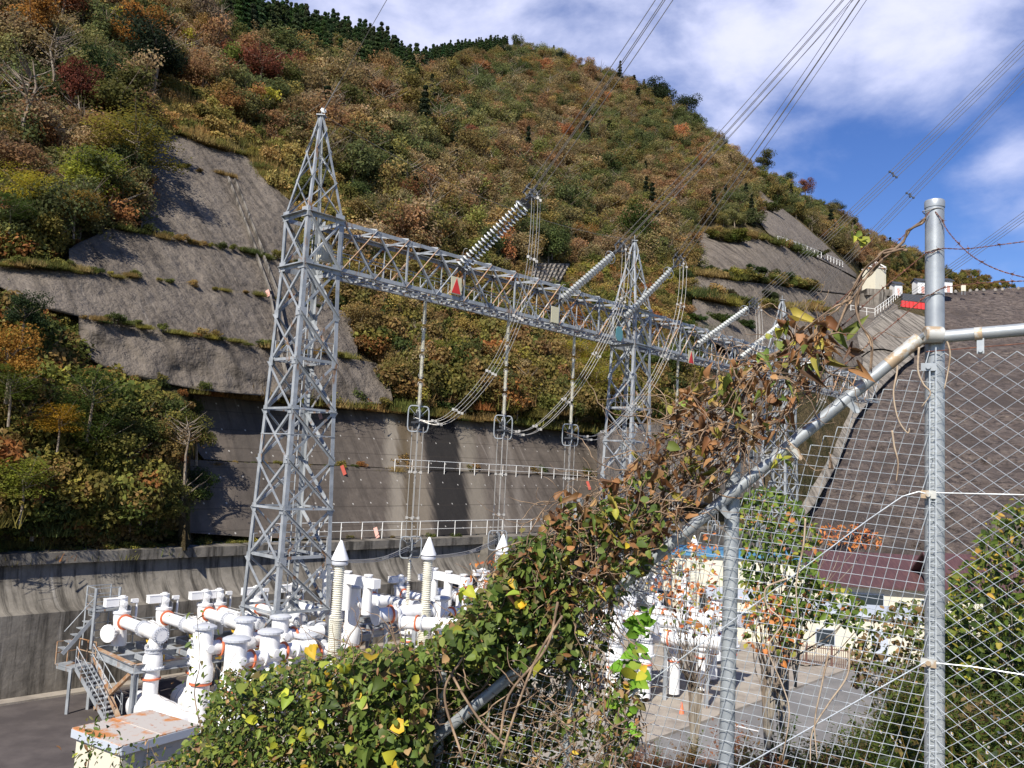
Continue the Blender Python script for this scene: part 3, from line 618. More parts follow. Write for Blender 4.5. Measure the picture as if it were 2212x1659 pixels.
# plants on the ledges between the concrete faces
for (pl, dens, o, sz) in (([(149,578),(298,594),(382,610),(590,636),(746,670)], .22, 1.5, .4), ([(240,486),(364,512),(470,530),(562,548),(640,562)], .45, 1.3, .55), ([(170,680),(285,693),(382,714),(590,745),(764,769)], .35, 1.7, .45), ([(434,845),(590,860),(713,873),(876,886),(1025,903),(1303,934)], .8, 2.6, .9),
        ([(440,994),(600,1000),(768,1006),(852,1011)], .4, 3.1, .35), ([(0,562),(149,575),(184,582)], .8, 1.5, .45), ([(305,345),(400,358),(496,378)], .25, 1.0, .4), ([(560,1158),(700,1164),(960,1160),(1300,1160)], .25, 3.0, .3), ([(300,268),(392,290),(460,315),(552,334),(575,385)], .8, .8, .8),
        ([(1513,498),(1640,514),(1760,556)], .7, 2.4, 1.4), ([(1500,590),(1611,606),(1762,628)], .9, 3.0, 1.6), ([(1500,642),(1620,662),(1763,667)], .6, 4.2, 1.6)):
    x = pl[0][0]
    while x < pl[-1][0]:
        x += R_.uniform(4, 20)/dens*.6; y = interp(pl, x)+R_.uniform(-2, 3); s = sz*R_.uniform(.5, 1.3)
        under.append(((W(x, y, anch(x, y)+.2) if 840 < y and x > 400 else W(x, y, D0(x, y)-o-.3))-V((0, 0, .25)), (s, s, s*R_.uniform(.5, 1.0)), R_.uniform(0, 6.28), R_.choice([10, 11, 12, 13, 14]), pick(PALL+[((.17, .13, .06), 4)], R_)))
# bushes growing on the right hand rock faces
for (x, y, w_, c) in ((1590,520,80,(.10,.115,.025)),(1555,515,60,(.12,.12,.03)),(1540,585,38,(.05,.08,.02)),(1575,590,30,(.05,.08,.02)),(1630,585,60,(.04,.06,.02)),(1680,600,70,(.05,.07,.02)),(1650,640,55,(.035,.05,.018)),(1570,640,50,(.06,.06,.02)),(1500,690,60,(.06,.09,.02)),(1560,695,70,(.06,.09,.025)),(1610,705,50,(.05,.08,.02)),(1480,640,60,(.04,.065,.02)),(1470,600,60,(.045,.07,.02)),(1740,620,50,(.10,.09,.03)),(1770,545,40,(.07,.07,.02)),(1620,470,70,(.14,.06,.03)),(1660,450,55,(.10,.11,.03)),(1440,900,60,(.05,.07,.02)),(1400,860,60,(.07,.08,.02))):
    Y = D(x, y)-3.5
    for k in range(5):
        s = w_/F*Y/2.6*R_.uniform(.45, .8); under.append((W(x+R_.uniform(-.4, .4)*w_, y+R_.uniform(-5, 8), Y-R_.random())-V((0, 0, .3*s)), (s, s, s*.8), R_.uniform(0, 6.28), R_.choice([10, 11, 12]), tuple(q*R_.uniform(.8, 1.2) for q in c)))
for (x0, x1, dens) in ((-100, 540, .9), (540, 960, .25)):   # weeds leaning over the top of the long wall
    x = x0
    while x < x1:
        x += R_.uniform(3, 9)/dens; Y = 5.4*F/(interp(BOT, x)-(956+.049*x)); s = R_.uniform(.35, .9)
        under.append((W(x, interp(BOT, x)-R_.uniform(2, 10), Y+3.6)-V((0, 0, .3)), (s*.7, s*.7, s*.5), R_.uniform(0, 6.28), R_.choice([10, 11, 12, 13, 14]), pick(PALL, R_)))
scatter('forest', forest, 'mixed autumn forest covering the steep hillside', 'forest')
scatter('undergrowth', under, 'green and brown scrub covering the lower slopes and ledges', 'undergrowth')
scatter('cedar_wood', cedars, 'dark green cedar wood along the upper left ridge', 'forest')
print('veg', len(forest), len(under), len(cedars))
# trees one can pick out by eye: each a thing with crown and trunk
def treekind(R, H, nl, lv, size, seed, shape='round', k=8, r0=.15, full=.8):
    vs, cs = clumps(R, H, nl, lv, size, seed, shape); c = qmesh('crown', vs, cs, 'crown'); t = trunkmb(H, R, seed, k, r0, full)
    me = bpy.data.meshes.new('trunk'); me.from_pydata(t.v, [], t.f); me.materials.append(M['bark']); return c, me, H
K = {'tier': [treekind(3.2, 5.4, 22, 5200, .17, 101+i, 'tier', 10, .10) for i in range(3)], 'round': [treekind(3, 6, 14, 4200, .24, 111+i) for i in range(3)],
     'cone': [treekind(2.2, 9, 12, 2600, .42, 121+i, 'cone', 0, .2, 1.0) for i in range(2)], 'bare': [treekind(2.4, 6.5, 12, 260, .2, 131+i, 'round', 22, .13, 1.05) for i in range(2)]}
def tree(px, py, h, kind, col, label, cat='tree', name=None, grp=None):
    """px,py: foot of the tree in the photo; h: height in photo pixels"""
    Y = D(px, min(py, interp(BOT, px)-2)); k = R_.choice(K[kind]); s = h/F*Y/k[2]; b = W(px, py, Y-(3.0 if py < 1000 and px < 620 else 1.2))
    e = thing(name or {'cone': 'conifer_tree', 'bare': 'bare_tree'}.get(kind, 'autumn_tree'), b, label, cat, grp); e.rotation_euler.z = R_.uniform(0, 6.28); e.scale = (s*1.08, s*1.08, s)
    for nm, me in (('crown', k[0]), ('trunk', k[1])):
        o = bpy.data.objects.new(nm, me); COL.objects.link(o); o.parent = e
        if nm == 'crown': o['tint'] = [float(x) for x in (*col, 1.0)]; o.color = (*col, 1)
    return e
YEL = (.40, .34, .045); YG = (.24, .27, .04); GRN = (.075, .12, .028); ORG = (.33, .16, .04); RST = (.24, .095, .045); DK = (.022, .034, .018); OLV = (.10, .10, .03); GLD = (.45, .27, .03); RED = (.17, .055, .038); PAL = (.22, .17, .12)
for a in ((50,470,110,'tier',YEL,'bright yellow layered tree at the left edge below the green ones'),(195,440,120,'tier',YG,'yellow green layered tree left of the top concrete face'),(285,400,170,'tier',(.22,.19,.04),'olive yellow tree leaning over the top left corner of the concrete'),
    (160,500,90,'tier',(.33,.20,.04),'orange yellow layered tree just above the long concrete band'),(20,500,80,'tier',GRN,'low green layered tree at the far left above the long concrete band'),(245,300,170,'round',OLV,'large olive tree above the leaning yellow tree'),
    (110,215,150,'bare',PAL,'pale bare tree with white branches in the upper left'),(45,330,200,'bare',(.2,.1,.05),'tall bare tree with brown leaves at the left edge'),(165,250,110,'round',RED,'red leaved tree among dark green ones in the upper left'),(290,130,120,'round',ORG,'orange tree near the top of the left slope'),
    (450,90,110,'round',PAL,'pale leaved tree under the left end of the cedar wood'),(215,235,120,'round',(.035,.06,.02),'dark green tree right of the red leaved tree in the upper left'),(330,190,150,'round',DK,'very dark green tree high on the left slope'),(560,200,110,'round',(.18,.065,.04),'dull crimson tree on the slope left of the lone dark round conifer'),
    (680,145,52,'round',(.018,.030,.018),'lone dark rounded conifer above the lattice tower peak'),(620,190,75,'round',RED,'dark red tree just left of the lone dark rounded conifer'),(130,60,120,'round',RST,'rust brown tree at the top left'),(60,110,130,'round',ORG,'tawny orange tree at the top left corner'),
    (125,960,85,'tier',GLD,'golden orange tree in the middle of the lower left scrub'),(190,930,130,'tier',GRN,'green layered tree behind the golden orange tree'),(20,900,110,'tier',(.13,.17,.03),'green yellow tree at the left edge below the dark bush'),(45,1110,120,'tier',YG,'yellow green layered tree at the left edge above the long wall'),
    (15,850,130,'round',(.36,.19,.04),'orange tree at the left edge under the long concrete band'),(50,730,90,'round',(.03,.05,.02),'dark green bush at the left edge against the concrete band'),(210,1010,120,'tier',(.10,.15,.03),'green tree right of the golden orange tree'),(400,1030,120,'bare',(.14,.09,.04),'half bare tree leaning at the left end of the anchored wall'),
    (425,990,90,'round',(.13,.13,.03),'yellowish bush at the left edge of the anchored wall'),(420,1110,90,'round',(.05,.08,.02),'green bush touching the left edge of the lower anchored wall'),
    (1025,440,55,'round',(.36,.18,.04),'bright orange tree on the slope left of the first insulator string'),(1265,330,75,'cone',DK,'dark narrow conifer high on the hillside between the wires'),(1265,350,40,'round',RED,'small red tree beside the dark narrow conifer'),(1125,205,45,'cone',DK,'small conifer high in the middle of the hillside'),
    (1085,140,40,'round',DK,'dark round conifer just under the summit'),(1205,148,42,'round',(.022,.036,.018),'dark conifer right of the summit'),(875,480,85,'round',(.20,.09,.04),'rust coloured tree above the left half of the beam'),(975,535,80,'bare',PAL,'bare white branched tree just above the beam'),
    (960,400,80,'bare',(.2,.1,.06),'bare russet tree in the middle of the hillside'),(1030,490,50,'tier',(.05,.10,.025),'green spreading tree under the bright orange tree'),(1430,240,75,'round',(.03,.045,.02),'dark pine standing out at the right shoulder of the ridge'),(1482,262,62,'round',(.028,.042,.02),'second dark pine at the right shoulder of the ridge'),
    (1255,545,60,'round',(.30,.16,.05),'tawny tree just right of the first insulator string'),(1250,810,80,'tier',YEL,'bright yellow tree behind the third hanging insulator'),(1290,880,110,'tier',(.34,.31,.05),'large yellow tree left of the second lattice tower'),(1330,820,80,'tier',YG,'yellow green tree behind the legs of the second lattice tower'),
    (1165,910,60,'tier',(.25,.28,.045),'yellow bush above the upper anchored wall'),(1240,720,60,'round',(.33,.14,.04),'orange tree just below the beam in the middle of the photo'),(940,790,60,'tier',(.20,.25,.04),'lime green sapling on the slope below the beam'),(1440,830,90,'round',(.08,.11,.03),'green tree right of the second lattice tower'),
    (1500,780,90,'tier',(.06,.10,.025),'spreading green tree at the foot of the right hand rock faces'),(1380,560,110,'round',(.06,.085,.02),'green tree behind the second insulator string'),(1650,372,50,'round',OLV,'olive tree on the right hand ridge line'),(1810,468,34,'round',(.05,.06,.025),'rounded tree on the falling right hand ridge'),
    (1700,412,40,'round',(.06,.07,.025),'dark tree crowning the top of the pointed rock face'),(1740,428,42,'round',RST,'rusty tree on the ridge above the pointed rock face')):
    tree(*a)
# ------------------------------------------------------------------ gantry towers and beams
B0 = V((-10.4, 42, 0)); ZB, ZT = 9.4, 12.0
def bp(d, off=0): return B0 + u*d + v*off       # point along the beam line
def tower(d, label, z0=-12.0, apex=17.4, np_=9, ladder=True):
    c = bp(d); t = thing('lattice_tower', (c.x, c.y, z0), label, 'lattice tower', 'lattice towers of the gantry'); Z = V((0, 0, 1))
    def hw(z): return 1.62+(1.05-1.62)*(z-z0)/(ZB-z0) if z < ZB else (1.05 if z <= ZT else 1.05+(.10-1.05)*(z-ZT)/(apex-ZT))
    def P(a, b, z): return V((c.x, c.y, 0)) + u*(a*hw(z)) + v*(b*hw(z)) + Z*z
    for a in (-1, 1):
        for b in (-1, 1):
            mb = MB()
            for (za, zb_) in ((z0, ZB), (ZB, ZT), (ZT, apex)):
                w = .21 if zb_ <= ZT else .13; mb.ell(P(a, b, za), P(a, b, zb_), w, u*-a, v*-b, .025)
            mb.build('leg', 'steel', t)
    zs = [z0+(ZB-z0)*i/np_ for i in range(np_+1)]; faces = [((-1, -1), (1, -1), v*-1), ((1, -1), (1, 1), u), ((1, 1), (-1, 1), v), ((-1, 1), (-1, -1), u*-1)]
    pk = [ZT, ZT+1.9, ZT+3.5, ZT+4.7, apex]
    for fi, (A, B, nrm) in enumerate(faces):
        mb = MB()
        for i in range(np_):
            p, q, r, s = P(*A, zs[i]), P(*B, zs[i]), P(*A, zs[i+1]), P(*B, zs[i+1])
            mb.ell(p+nrm*.01, s+nrm*.01, .12, nrm, (q-p).normalized()*.7-Z*.7, .014); mb.ell(q-nrm*.03, r-nrm*.03, .12, nrm*-1, (q-p).normalized()*.7+Z*.7, .014)
            for g in (p, q):
                k = (q-p).normalized(); g2 = g + k*(.17 if g is p else -.17); mb.box(g2+nrm*.03, (.17, .20, .008), (k, Z, nrm))
        for i in (2, 4, 6, 9):
            p, q = P(*A, zs[i]), P(*B, zs[i]); mb.ell(p, q, .11, nrm, Z, .014)
        for i in (1, 5):
            zz = (zs[i]+zs[i+1])/2; mb.bar(P(*A, zz), P(*B, zz), .05)
        p, q, r, s = P(*A, ZB), P(*B, ZB), P(*A, ZT), P(*B, ZT)
        mb.ell(p, s, .15, nrm, Z*-1, .016); mb.ell(q, r, .15, nrm*-1, Z*-1, .016); mb.ell(r, s, .22, nrm, Z*-1, .02); mb.ell(p, q, .18, nrm, Z*-1, .02)
        for g, k in ((p, 1), (q, -1), (r, 1), (s, -1)): mb.box(g+(q-p).normalized()*.22*k+nrm*.035, (.26, .24, .008), ((q-p).normalized(), Z, nrm))
        for i in range(4):
            a_, b_ = (A, B) if i % 2 else (B, A)
            mb.ell(P(*a_, pk[i]), P(*b_, pk[i+1]), .075, nrm, Z, .01)
            if i in (0, 1): mb.ell(P(*b_, pk[i]), P(*a_, pk[i+1]), .075, nrm*-1, Z, .01)
        mb.build('face_bracing', 'steel' if fi != 3 else 'steel', t)
    mb = MB(); mb.box(P(0, 0, apex)+Z*0.0, (.22, .22, .03)); mb.tube([P(0, 0, apex), P(0, 0, apex)+Z*.45], .03, 6); mb.build('peak_plate', 'steel', t)
    mb = MB(); ins = V((c.x, c.y, 0)) - u*.35 + v*.25       # ladder and cage platform inside
    for sg in (-.2, .2): mb.bar(V((ins.x, ins.y, z0)) + u*sg, V((ins.x, ins.y, ZT)) + u*sg, .05)
    k = z0
    while k < ZT: mb.bar(V((ins.x, ins.y, k))-u*.2, V((ins.x, ins.y, k))+u*.2, .025); k += .4
    mb.build('ladder', 'steel', t)
    for zz in (zs[7]+.1, zs[3]+.15):
        mb = MB(); g = V((c.x, c.y, zz)); h = hw(zz)-.12
        for a in (-1, 1): mb.bar(g+u*(a*h)-v*h, g+u*(a*h)+v*h, .1, .14); mb.bar(g+v*(a*h)-u*h, g+v*(a*h)+u*h, .1, .14)
        for i in range(9): x = -h+2*h*i/8; mb.bar(g+u*x-v*h, g+u*x, .05, .03)
        for a in (-1, 1):
            for i in range(4): x = -h+2*h*i/3; mb.bar(g+u*x+v*(a*h*.9), g+u*x+v*(a*h*.9)+Z*.95, .04)
            for hh in (.5, .95): mb.bar(g-u*h+v*(a*h*.9)+Z*hh, g+u*h+v*(a*h*.9)+Z*hh, .035)
        mb.build('work_platform', 'steel', t)
    mb = MB()
    for a in (-1, 1):
        for b in (-1, 1): p = P(a, b, z0); mb.box((p.x, p.y, z0+.25), (.45, .45, .3), (u, v, Z))
    mb.build('footing', 'slab', t); return t
d2 = 28.1; d3 = 53.2
tower(0, 'nearest and tallest galvanised lattice tower carrying the left end of the beam')
tower(d2, 'second lattice tower in the middle of the beam, seen between wires')
tower(d3, 'farthest lattice tower half hidden behind the dead vines')
def beam(da, db, label, n):
    c = bp((da+db)/2); t = thing('lattice_beam', (c.x, c.y, ZB), label, 'lattice beam', 'lattice beams of the gantry'); Z = V((0, 0, 1)); h = 1.02
    da += 1.05; db -= 1.05
    def Q(i, b, top): return bp(da+(db-da)*i/n, b*h)+Z*(ZT if top else ZB)
    for b in (-1, 1):
        for top in (0, 1):
            mb = MB(); mb.ell(Q(0, b, top), Q(n, b, top), .20, v*-b, Z*(-1 if top else 1), .022)
            for i in range(n+1): mb.box(Q(i, b, top)+v*(b*.02)+Z*(-.16 if top else .16), (.24, .15, .01), (u, Z, v))
            mb.build('chord', 'steel', t)
    for b in (-1, 1):
        mb = MB(); mr_ = MB()
        for i in range(n):
            o = v*(b*.03); m_ = mr_ if i % 2 == 0 or b > 0 and i % 3 else mb
            m_.ell(Q(i, b, 0)-o, Q(i+1, b, 1)-o, .10, v*b, u, .013); mb.ell(Q(i, b, 1)+o, Q(i+1, b, 0)+o, .10, v*-b, u, .013)
            if i % 2 == 0: mb.ell(Q(i, b, 0), Q(i, b, 1), .09, v*-b, u, .013)
        mb.build('side_bracing', 'steel', t); mr_.build('rusty_diagonals', 'rust_steel', t)['label'] = 'rust brown diagonals'
    for top in (0, 1):
        mb = MB()
        for i in range(n):
            mb.ell(Q(i, -1, top), Q(i, 1, top), .10, u, Z*(-1 if top else 1), .013); mb.ell(Q(i, -1, top)+Z*.02, Q(i+1, 1, top)+Z*.02, .08, u, Z, .012); mb.ell(Q(i, 1, top)-Z*.02, Q(i+1, -1, top)-Z*.02, .08, u, Z, .012)
        mb.build('cross_bracing', 'steel', t)
    mb = MB()       # walkway along the middle of the beam
    for b in (-.3, .3): mb.bar(bp(da, b)+Z*(ZB+.12), bp(db, b)+Z*(ZB+.12), .08, .10)
    for b in (-.32, .32): mb.bar(bp(da, b)+Z*(ZB+1.15), bp(db, b)+Z*(ZB+1.15), .035)
    for i in range(n*2+1):
        x = da+(db-da)*i/(2*n)
        for b in (-.32, .32): mb.bar(bp(x, b)+Z*(ZB+.1), bp(x, b)+Z*(ZB+1.15), .035)
    mb.build('walkway', 'steel', t); return t
beam(0, d2, 'lattice beam between the nearest and the second tower', 12)
beam(d2, d3, 'lattice beam between the second and the farthest tower', 11)
beam(d3, d3+24, 'lattice beam running on beyond the farthest tower', 10)
def beampt(px, off=0):
    """point of the beam line seen in photo column px"""
    r = ray(px, 700); k = r.x/r.y; b = bp(0, off); d = (k*b.y-b.x)/(u.x-k*u.y); return bp(d, off), d
def zat(px, py, Y): return W(px, py, Y).z
# plates hung on the beam
def sign(px, py, w, h, kind, label):
    p, d = beampt(px, 1.12); z = zat(px, py, p.y); c = V((p.x, p.y, z)); Z = V((0, 0, 1))
    t = thing('beam_sign', c, label, 'sign')
    if kind == 'oct':
        vs = [c+u*(w*a)+Z*(h*b)+v*o for o in (0, .03) for (a, b) in ((-1, -.5), (-.5, -1), (.5, -1), (1, -.5), (1, .5), (.5, 1), (-.5, 1), (-1, .5))]
        MB().add(vs, [tuple(range(7, -1, -1)), tuple(range(8, 16))]+[(i, (i+1) % 8, (i+1) % 8+8, i+8) for i in range(8)]).build('plate', 'signteal', t)
    else:
        MB().box(c, (w, h, .015), (u, Z, v)).build('plate', 'signcream', t)
    if kind == 'tri':
        vs = [c+v*o+u*(w*a)+Z*(h*b) for o in (.018, .03) for (a, b) in ((-.88, -.9), (.88, -.9), (.0, .88))]
        MB().add(vs, [(2, 1, 0), (3, 4, 5), (0, 1, 4, 3), (1, 2, 5, 4), (2, 0, 3, 5)]).build('triangle', 'signred', t)
    mb = MB(); mb.bar(c-u*w*.6-v*.05-Z*h, c-u*w*.6-v*.05+Z*h, .05); mb.bar(c+u*w*.6-v*.05-Z*h, c+u*w*.6-v*.05+Z*h, .05); mb.build('bracket', 'steel', t)
sign(981, 617, .40, .50, 'tri', 'cream plate with a red triangle on the beam below the first insulator string')
sign(1198, 680, .38, .52, 'plain', 'plain cream plate on the beam below the second insulator string')
sign(1338, 721, .40, .50, 'oct', 'teal eight sided plate on the beam beside the second tower')
sign(1495, 772, .42, .52, 'tri', 'far cream plate with a red triangle on the beam near the vines')
sign(1604, 803, .42, .52, 'plain', 'far plain cream plate on the beam just above the dead leaves')
for px, py, d_, lab in ((660, 545, .0, 'cream junction box inside the nearest tower'), (1380, 735, 0, 'cream junction box inside the head of the second tower')):
    p, d = beampt(px+ (30 if px < 700 else 0)); z = zat(px, py, p.y); c = V((p.x, p.y, z)); t = thing('junction_box', c, lab, 'box')
    MB().box(c, (.32, .45, .2), (u, V((0, 0, 1)), v)).build('case', 'cream', t); MB().box(c+v*.205, (.25, .36, .012), (u, V((0, 0, 1)), v)).build('door', 'cream', t)
# ------------------------------------------------------------------ insulators and conductors
def shed(mb, p, q, r, n, core=.05, seg=12, fl=.35):
    d = V(q)-V(p); L_ = d.length; prof = [(core, 0)]
    for i in range(n):
        h = L_*(i+.5)/n; pit = L_/n; prof += [(core, h-pit*.30), (r*.8, h-pit*fl*.4), (r, h), (r*.9, h+pit*.12), (core*1.2, h+pit*.22)]
    prof.append((core, L_)); mb.lathe(p, d, prof, seg)
def strain(px0, py0, px1, py1, Y1, label, idx):
    p, d = beampt(px0, 1.0); a = V((p.x, p.y, zat(px0, py0, p.y))); b = W(px1, py1, Y1); ax = (b-a).normalized(); side = ax.cross(V((0, 0, 1))).normalized()
    dn = side.cross(ax).normalized(); L_ = (b-a).length; t = thing('insulator_string', a, label, 'insulator', 'strain insulator strings on the beam')
    o_ = (side*.8+dn*.6).normalized()*.23
    for sg in (-1, 1):
        mb = MB(); p0 = a+o_*sg+ax*.2; p1 = a+o_*sg+ax*(L_*.93); shed(mb, p0, p1, .19, 21, .03, 14, .16); mb.build('disc_chain', 'disc', t, smooth=True); MB().cyl(p0-ax*.05, p1+ax*.05, .062, 8).build('cap_line', 'darksteel', t)
    mb = MB(); mb.box(a+ax*.12, (.12, .34, .02), (ax, o_.normalized(), ax.cross(o_).normalized())); mb.bar(a-ax*.5, a+ax*.1, .07); mb.build('inner_yoke', 'darksteel', t); mb = MB(); e = a+ax*(L_*.95); mb.box(e, (.14, .36, .02), (ax, o_.normalized(), ax.cross(o_).normalized())); mb.bar(e, e+ax*.35, .09); mb.box(e+ax*.42, (.12, .30, .02), (ax, side, dn)); mb.build('yoke_plate', 'darksteel', t)
    mb = MB(); ring = [e-ax*.35+side*(.48*math.cos(g))+dn*(.42*math.sin(g))+ax*(.12*math.sin(g)) for g in np.linspace(.5, 2*math.pi-.5+.9, 22)]; mb.tube(ring, .028, 6); mb.tube([ring[0], e], .02, 5); mb.tube([ring[11], e], .02, 5); mb.build('grading_ring', 'pipe', t, smooth=True)
    h0 = a+ax*.1; mb = MB(); mb.tube(bez([h0-dn*.1, h0+V((0, 0, .55))-side*.15, h0+V((0, 0, .95))+ax*.25, h0+V((0, 0, .8))+ax*.55], 16), .018, 5); mb.build('arcing_horn', 'cond', t)
    return a, b, ax, side, dn
def bundle(path_of, name, m, label, cat, grp, r, n=24, sp=0, spacer_at=(), wires=4, sq=.23, par=None):
    """four parallel conductors following the curve path_of(k) with spacers"""
    P0 = path_of; t = thing(name, P0[0], label, cat, grp); d = (P0[-1]-P0[0]).normalized(); sd_ = d.cross(V((0, 0, 1)));
    if sd_.length < .15: sd_ = v.copy()
    sd_.normalize(); u2 = sd_.cross(d).normalized(); offs = [(sd_*a+u2*b)*sq for a, b in ((-1, -.85), (1, -1), (1, .85), (-1, 1))][:wires]
    for o in offs: MB().tube([p+o for p in P0], r, 5).build('wire', m, t)
    for k in spacer_at:
        i = min(len(P0)-1, int(k*(len(P0)-1))); mb = MB()
        for a, b in ((0, 2), (1, 3)): mb.bar(P0[i]+offs[a]*1.05, P0[i]+offs[b]*1.05, .05, .04)
        for o in offs: mb.box(P0[i]+o, (.07, .07, .07))
        mb.build('spacer', 'darksteel' if m == 'wire' else 'cond', t)
    return t
ST = [(985,583,1143,432,46.0,1150,412,(1435,-20,38),'first and largest'),(1205,653,1331,545,57.0,1345,528,(1815,-20,45),'second'),(1343,693,1455,578,62.5,1468,556,(1852,-20,48),'third'),
      (1503,748,1618,664,71.5,1632,652,(2230,52,55),'fourth'),(1597,776,1688,697,78,1705,685,(2230,112,60),'fifth, partly behind dead vines,'),(1722,800,1782,763,86,1790,755,(2230,432,68),'farthest')]
CL = []
for i, (x0, y0, x1, y1, Y1, cx_, cy_, ex, lb) in enumerate(ST):
    a, b, ax, side, dn = strain(x0, y0, x1, y1, Y1, lb+' double string of white disc insulators counted from the left', i)
    c = W(cx_, cy_, Y1-.1); e = W(*ex); e2 = e+(e-c)*.9; L_ = (e2-c).length
    P_ = [lerp(c, e2, k/24)-V((0, 0, 1))*(L_*.02*4*(k/24)*(1-k/24)) for k in range(25)]
    bundle(P_, 'power_line', 'wire', 'four wire bundle rising from the '+lb.replace(',', '')+' insulator string', 'power line', 'wire bundles rising to the upper right', .021, spacer_at=(.02, .30 if i > 2 else .9, .62), sq=.26)
    CL.append(c)
    t = thing('cable_clamp', c, 'dark cable clamp at the outer end of the '+lb.replace(',', '')+' insulator string', 'clamp', 'cable clamps at the string ends'); mb = MB(); d_ = (P_[1]-P_[0]).normalized(); s_ = d_.cross(V((0, 0, 1))).normalized(); w2 = s_.cross(d_)
    for p, q in ((-1, -.85), (1, -1), (1, .85), (-1, 1)):
        o = (s_*p+w2*q)*.26; mb.bar(c+o-d_*.45, c+o+d_*.25, .085, .11); mb.bar(b, c+o-d_*.35, .05)
    mb.build('clamp_body', 'darksteel', t)
# hanging insulator chains, rings, drop conductors, jumpers
HG = [(916,640,902,880,(903,905),1150,1180,(885,1182)),(1098,690,1087,900,(1087,923),1140,1166,(1075,1167)),(1242,730,1235,918,(1233,940),1120,1150,(1225,1165)),(1467,798,1464,900,(1463,925),1120,1150,(1455,1150)),(1553,822,1549,955,(1547,975),1120,1150,(1540,1140)),(1630,840,1625,960,(1623,982),1120,1150,(1618,1130))]
ords = ['first', 'second', 'third', 'fourth', 'fifth', 'sixth']
def gring(c, w, h, label, Z=V((0, 0, 1)), grp='square stress rings'):
    t = thing('stress_ring', c, label, 'ring', grp); mb = MB()
    for k in (-1, 1):
        cc_ = c+u*(k*w*.95); e1 = (u*.25*k+v*.97).normalized(); pts = []
        for i in range(33):
            g = 2*math.pi*i/32; cg, sg = math.cos(g), math.sin(g); q = 4.5; r = (abs(cg)**q+abs(sg)**q)**(-1/q); pts.append(cc_+(e1*.30+u*.55*0)*0+((u*.72+v*.69)*cg*w*.9+Z*sg*h)*r)
        mb.tube(pts, .038, 7, cap=False); mb.tube([cc_-Z*0, c], .02, 5); mb.tube([pts[12], c+Z*.05], .018, 5); mb.tube([pts[4], c+Z*.05], .018, 5)
    mb.build('ring_tube', 'pipe', t, smooth=True); mb = MB(); mb.box(c, (.10, .10, .42), (u, v, Z)); mb.box(c-Z*.2, (.28, .28, .05), (u, v, Z)); mb.bar(c-u*.35+Z*.2, c+u*.35+Z*.2, .07); mb.build('clamp_block', 'darksteel', t); return t
RG = []
for i, (x0, y0, x1, y1, rg, yl0, yl1, rg2) in enumerate(HG):
    p, d = beampt(x0, 0); Y = p.y; zt_ = ZB-.05; zb_ = zat(x1, y1, Y); c = V((p.x, p.y, 0)); Z = V((0, 0, 1)); lb = ords[i]
    t = thing('hanging_insulator', c+Z*zt_, lb+' cream insulator chain hanging under the beam, counted from the left', 'insulator', 'insulator chains hanging under the beam'); n = 4 if i < 3 else 3
    L_ = (zt_-zb_)/n; mf = MB(); mf.bar(c+Z*(zt_+.15), c+Z*(zt_-.3), .10)
    for k in range(n):
        a = zt_-L_*k; lo = a-L_; mb = MB(); shed(mb, c+Z*(a-.28), c+Z*(lo+.14), .125, 16, .07, 12, .5); mb.build('insulator_unit', 'porcelain', t, smooth=True)
        for zz in (a-.24, lo+.10): mf.cyl(c+Z*(zz-.05), c+Z*(zz+.05), .09, 8)
        for sg in (-1, 1):
            for dz in (-.16, .16): mf.tube(bez([c+Z*(lo+dz*.6), c+Z*(lo+dz)+u*(sg*.16), c+Z*(lo+dz*2.0)+u*(sg*.19)], 6), .014, 4)
    mf.build('fittings', 'cond', t)
    rc = V((p.x, p.y, zat(rg[0], rg[1], Y))); RG.append(rc); gring(rc, .36, .72, 'upper rounded square ring pair under the '+lb+' hanging insulator')
    zl = zat(rg2[0], rg2[1], Y); lowc = V((p.x, p.y, zl))
    bundle([rc-Z*.45-Z*((rc.z-zl-.8)*k/10) for k in range(11)], 'drop_conductor', 'cond', 'four vertical conductors dropping from the '+lb+' hanging insulator', 'conductor', 'vertical drop conductors', .023, spacer_at=(.42, .80), sq=.24)
    gring(lowc, .36, .58, 'lower rounded square ring pair under the '+lb+' vertical conductors')
    if i < 3:
        t = thing('post_insulator', lowc-Z*.8, 'slim cream insulator holding the '+lb+' lower ring from below', 'insulator', 'slim insulators below the rings'); zz = lowc.z-.7
        for k in range(3): mb = MB(); shed(mb, lowc*1+Z*(-.75-k*1.35), lowc+Z*(-1.85-k*1.35), .115, 12, .06, 10, .5); mb.build('insulator_unit', 'porcelain', t, smooth=True)
        mf = MB(); mf.bar(lowc-Z*.4, lowc-Z*.8, .06); mf.bar(lowc-Z*4.6, V((lowc.x, lowc.y, -12)), .10)
        for k in range(4): mf.cyl(lowc-Z*(.68+k*1.35), lowc-Z*(.52+k*1.35+.2), .085, 8)
        mf.build('fittings', 'cond', t)
JP = [[(1158,428,0),(1150,560,.1),(1128,660,.2),(1085,765,.35),(1035,840,.5),(975,900,.75),(935,914,.9)],[(1352,545,0),(1342,650,.1),(1300,745,.25),(1250,830,.4),(1195,895,.6),(1150,930,.8),(1115,935,.92)],
      [(1476,575,0),(1470,660,.1),(1445,750,.25),(1400,840,.45),(1345,905,.65),(1295,942,.85),(1262,946,.93)],[(1638,668,0),(1640,740,.12),(1620,800,.3),(1590,860,.5),(1545,905,.75),(1500,922,.9),(1485,925,.95)],
      [(1708,700,0),(1712,760,.15),(1700,830,.3),(1670,900,.55),(1630,950,.75),(1585,972,.92)],[(1792,770,0),(1790,820,.15),(1770,880,.35),(1730,930,.6),(1690,965,.8),(1650,980,.93)]]
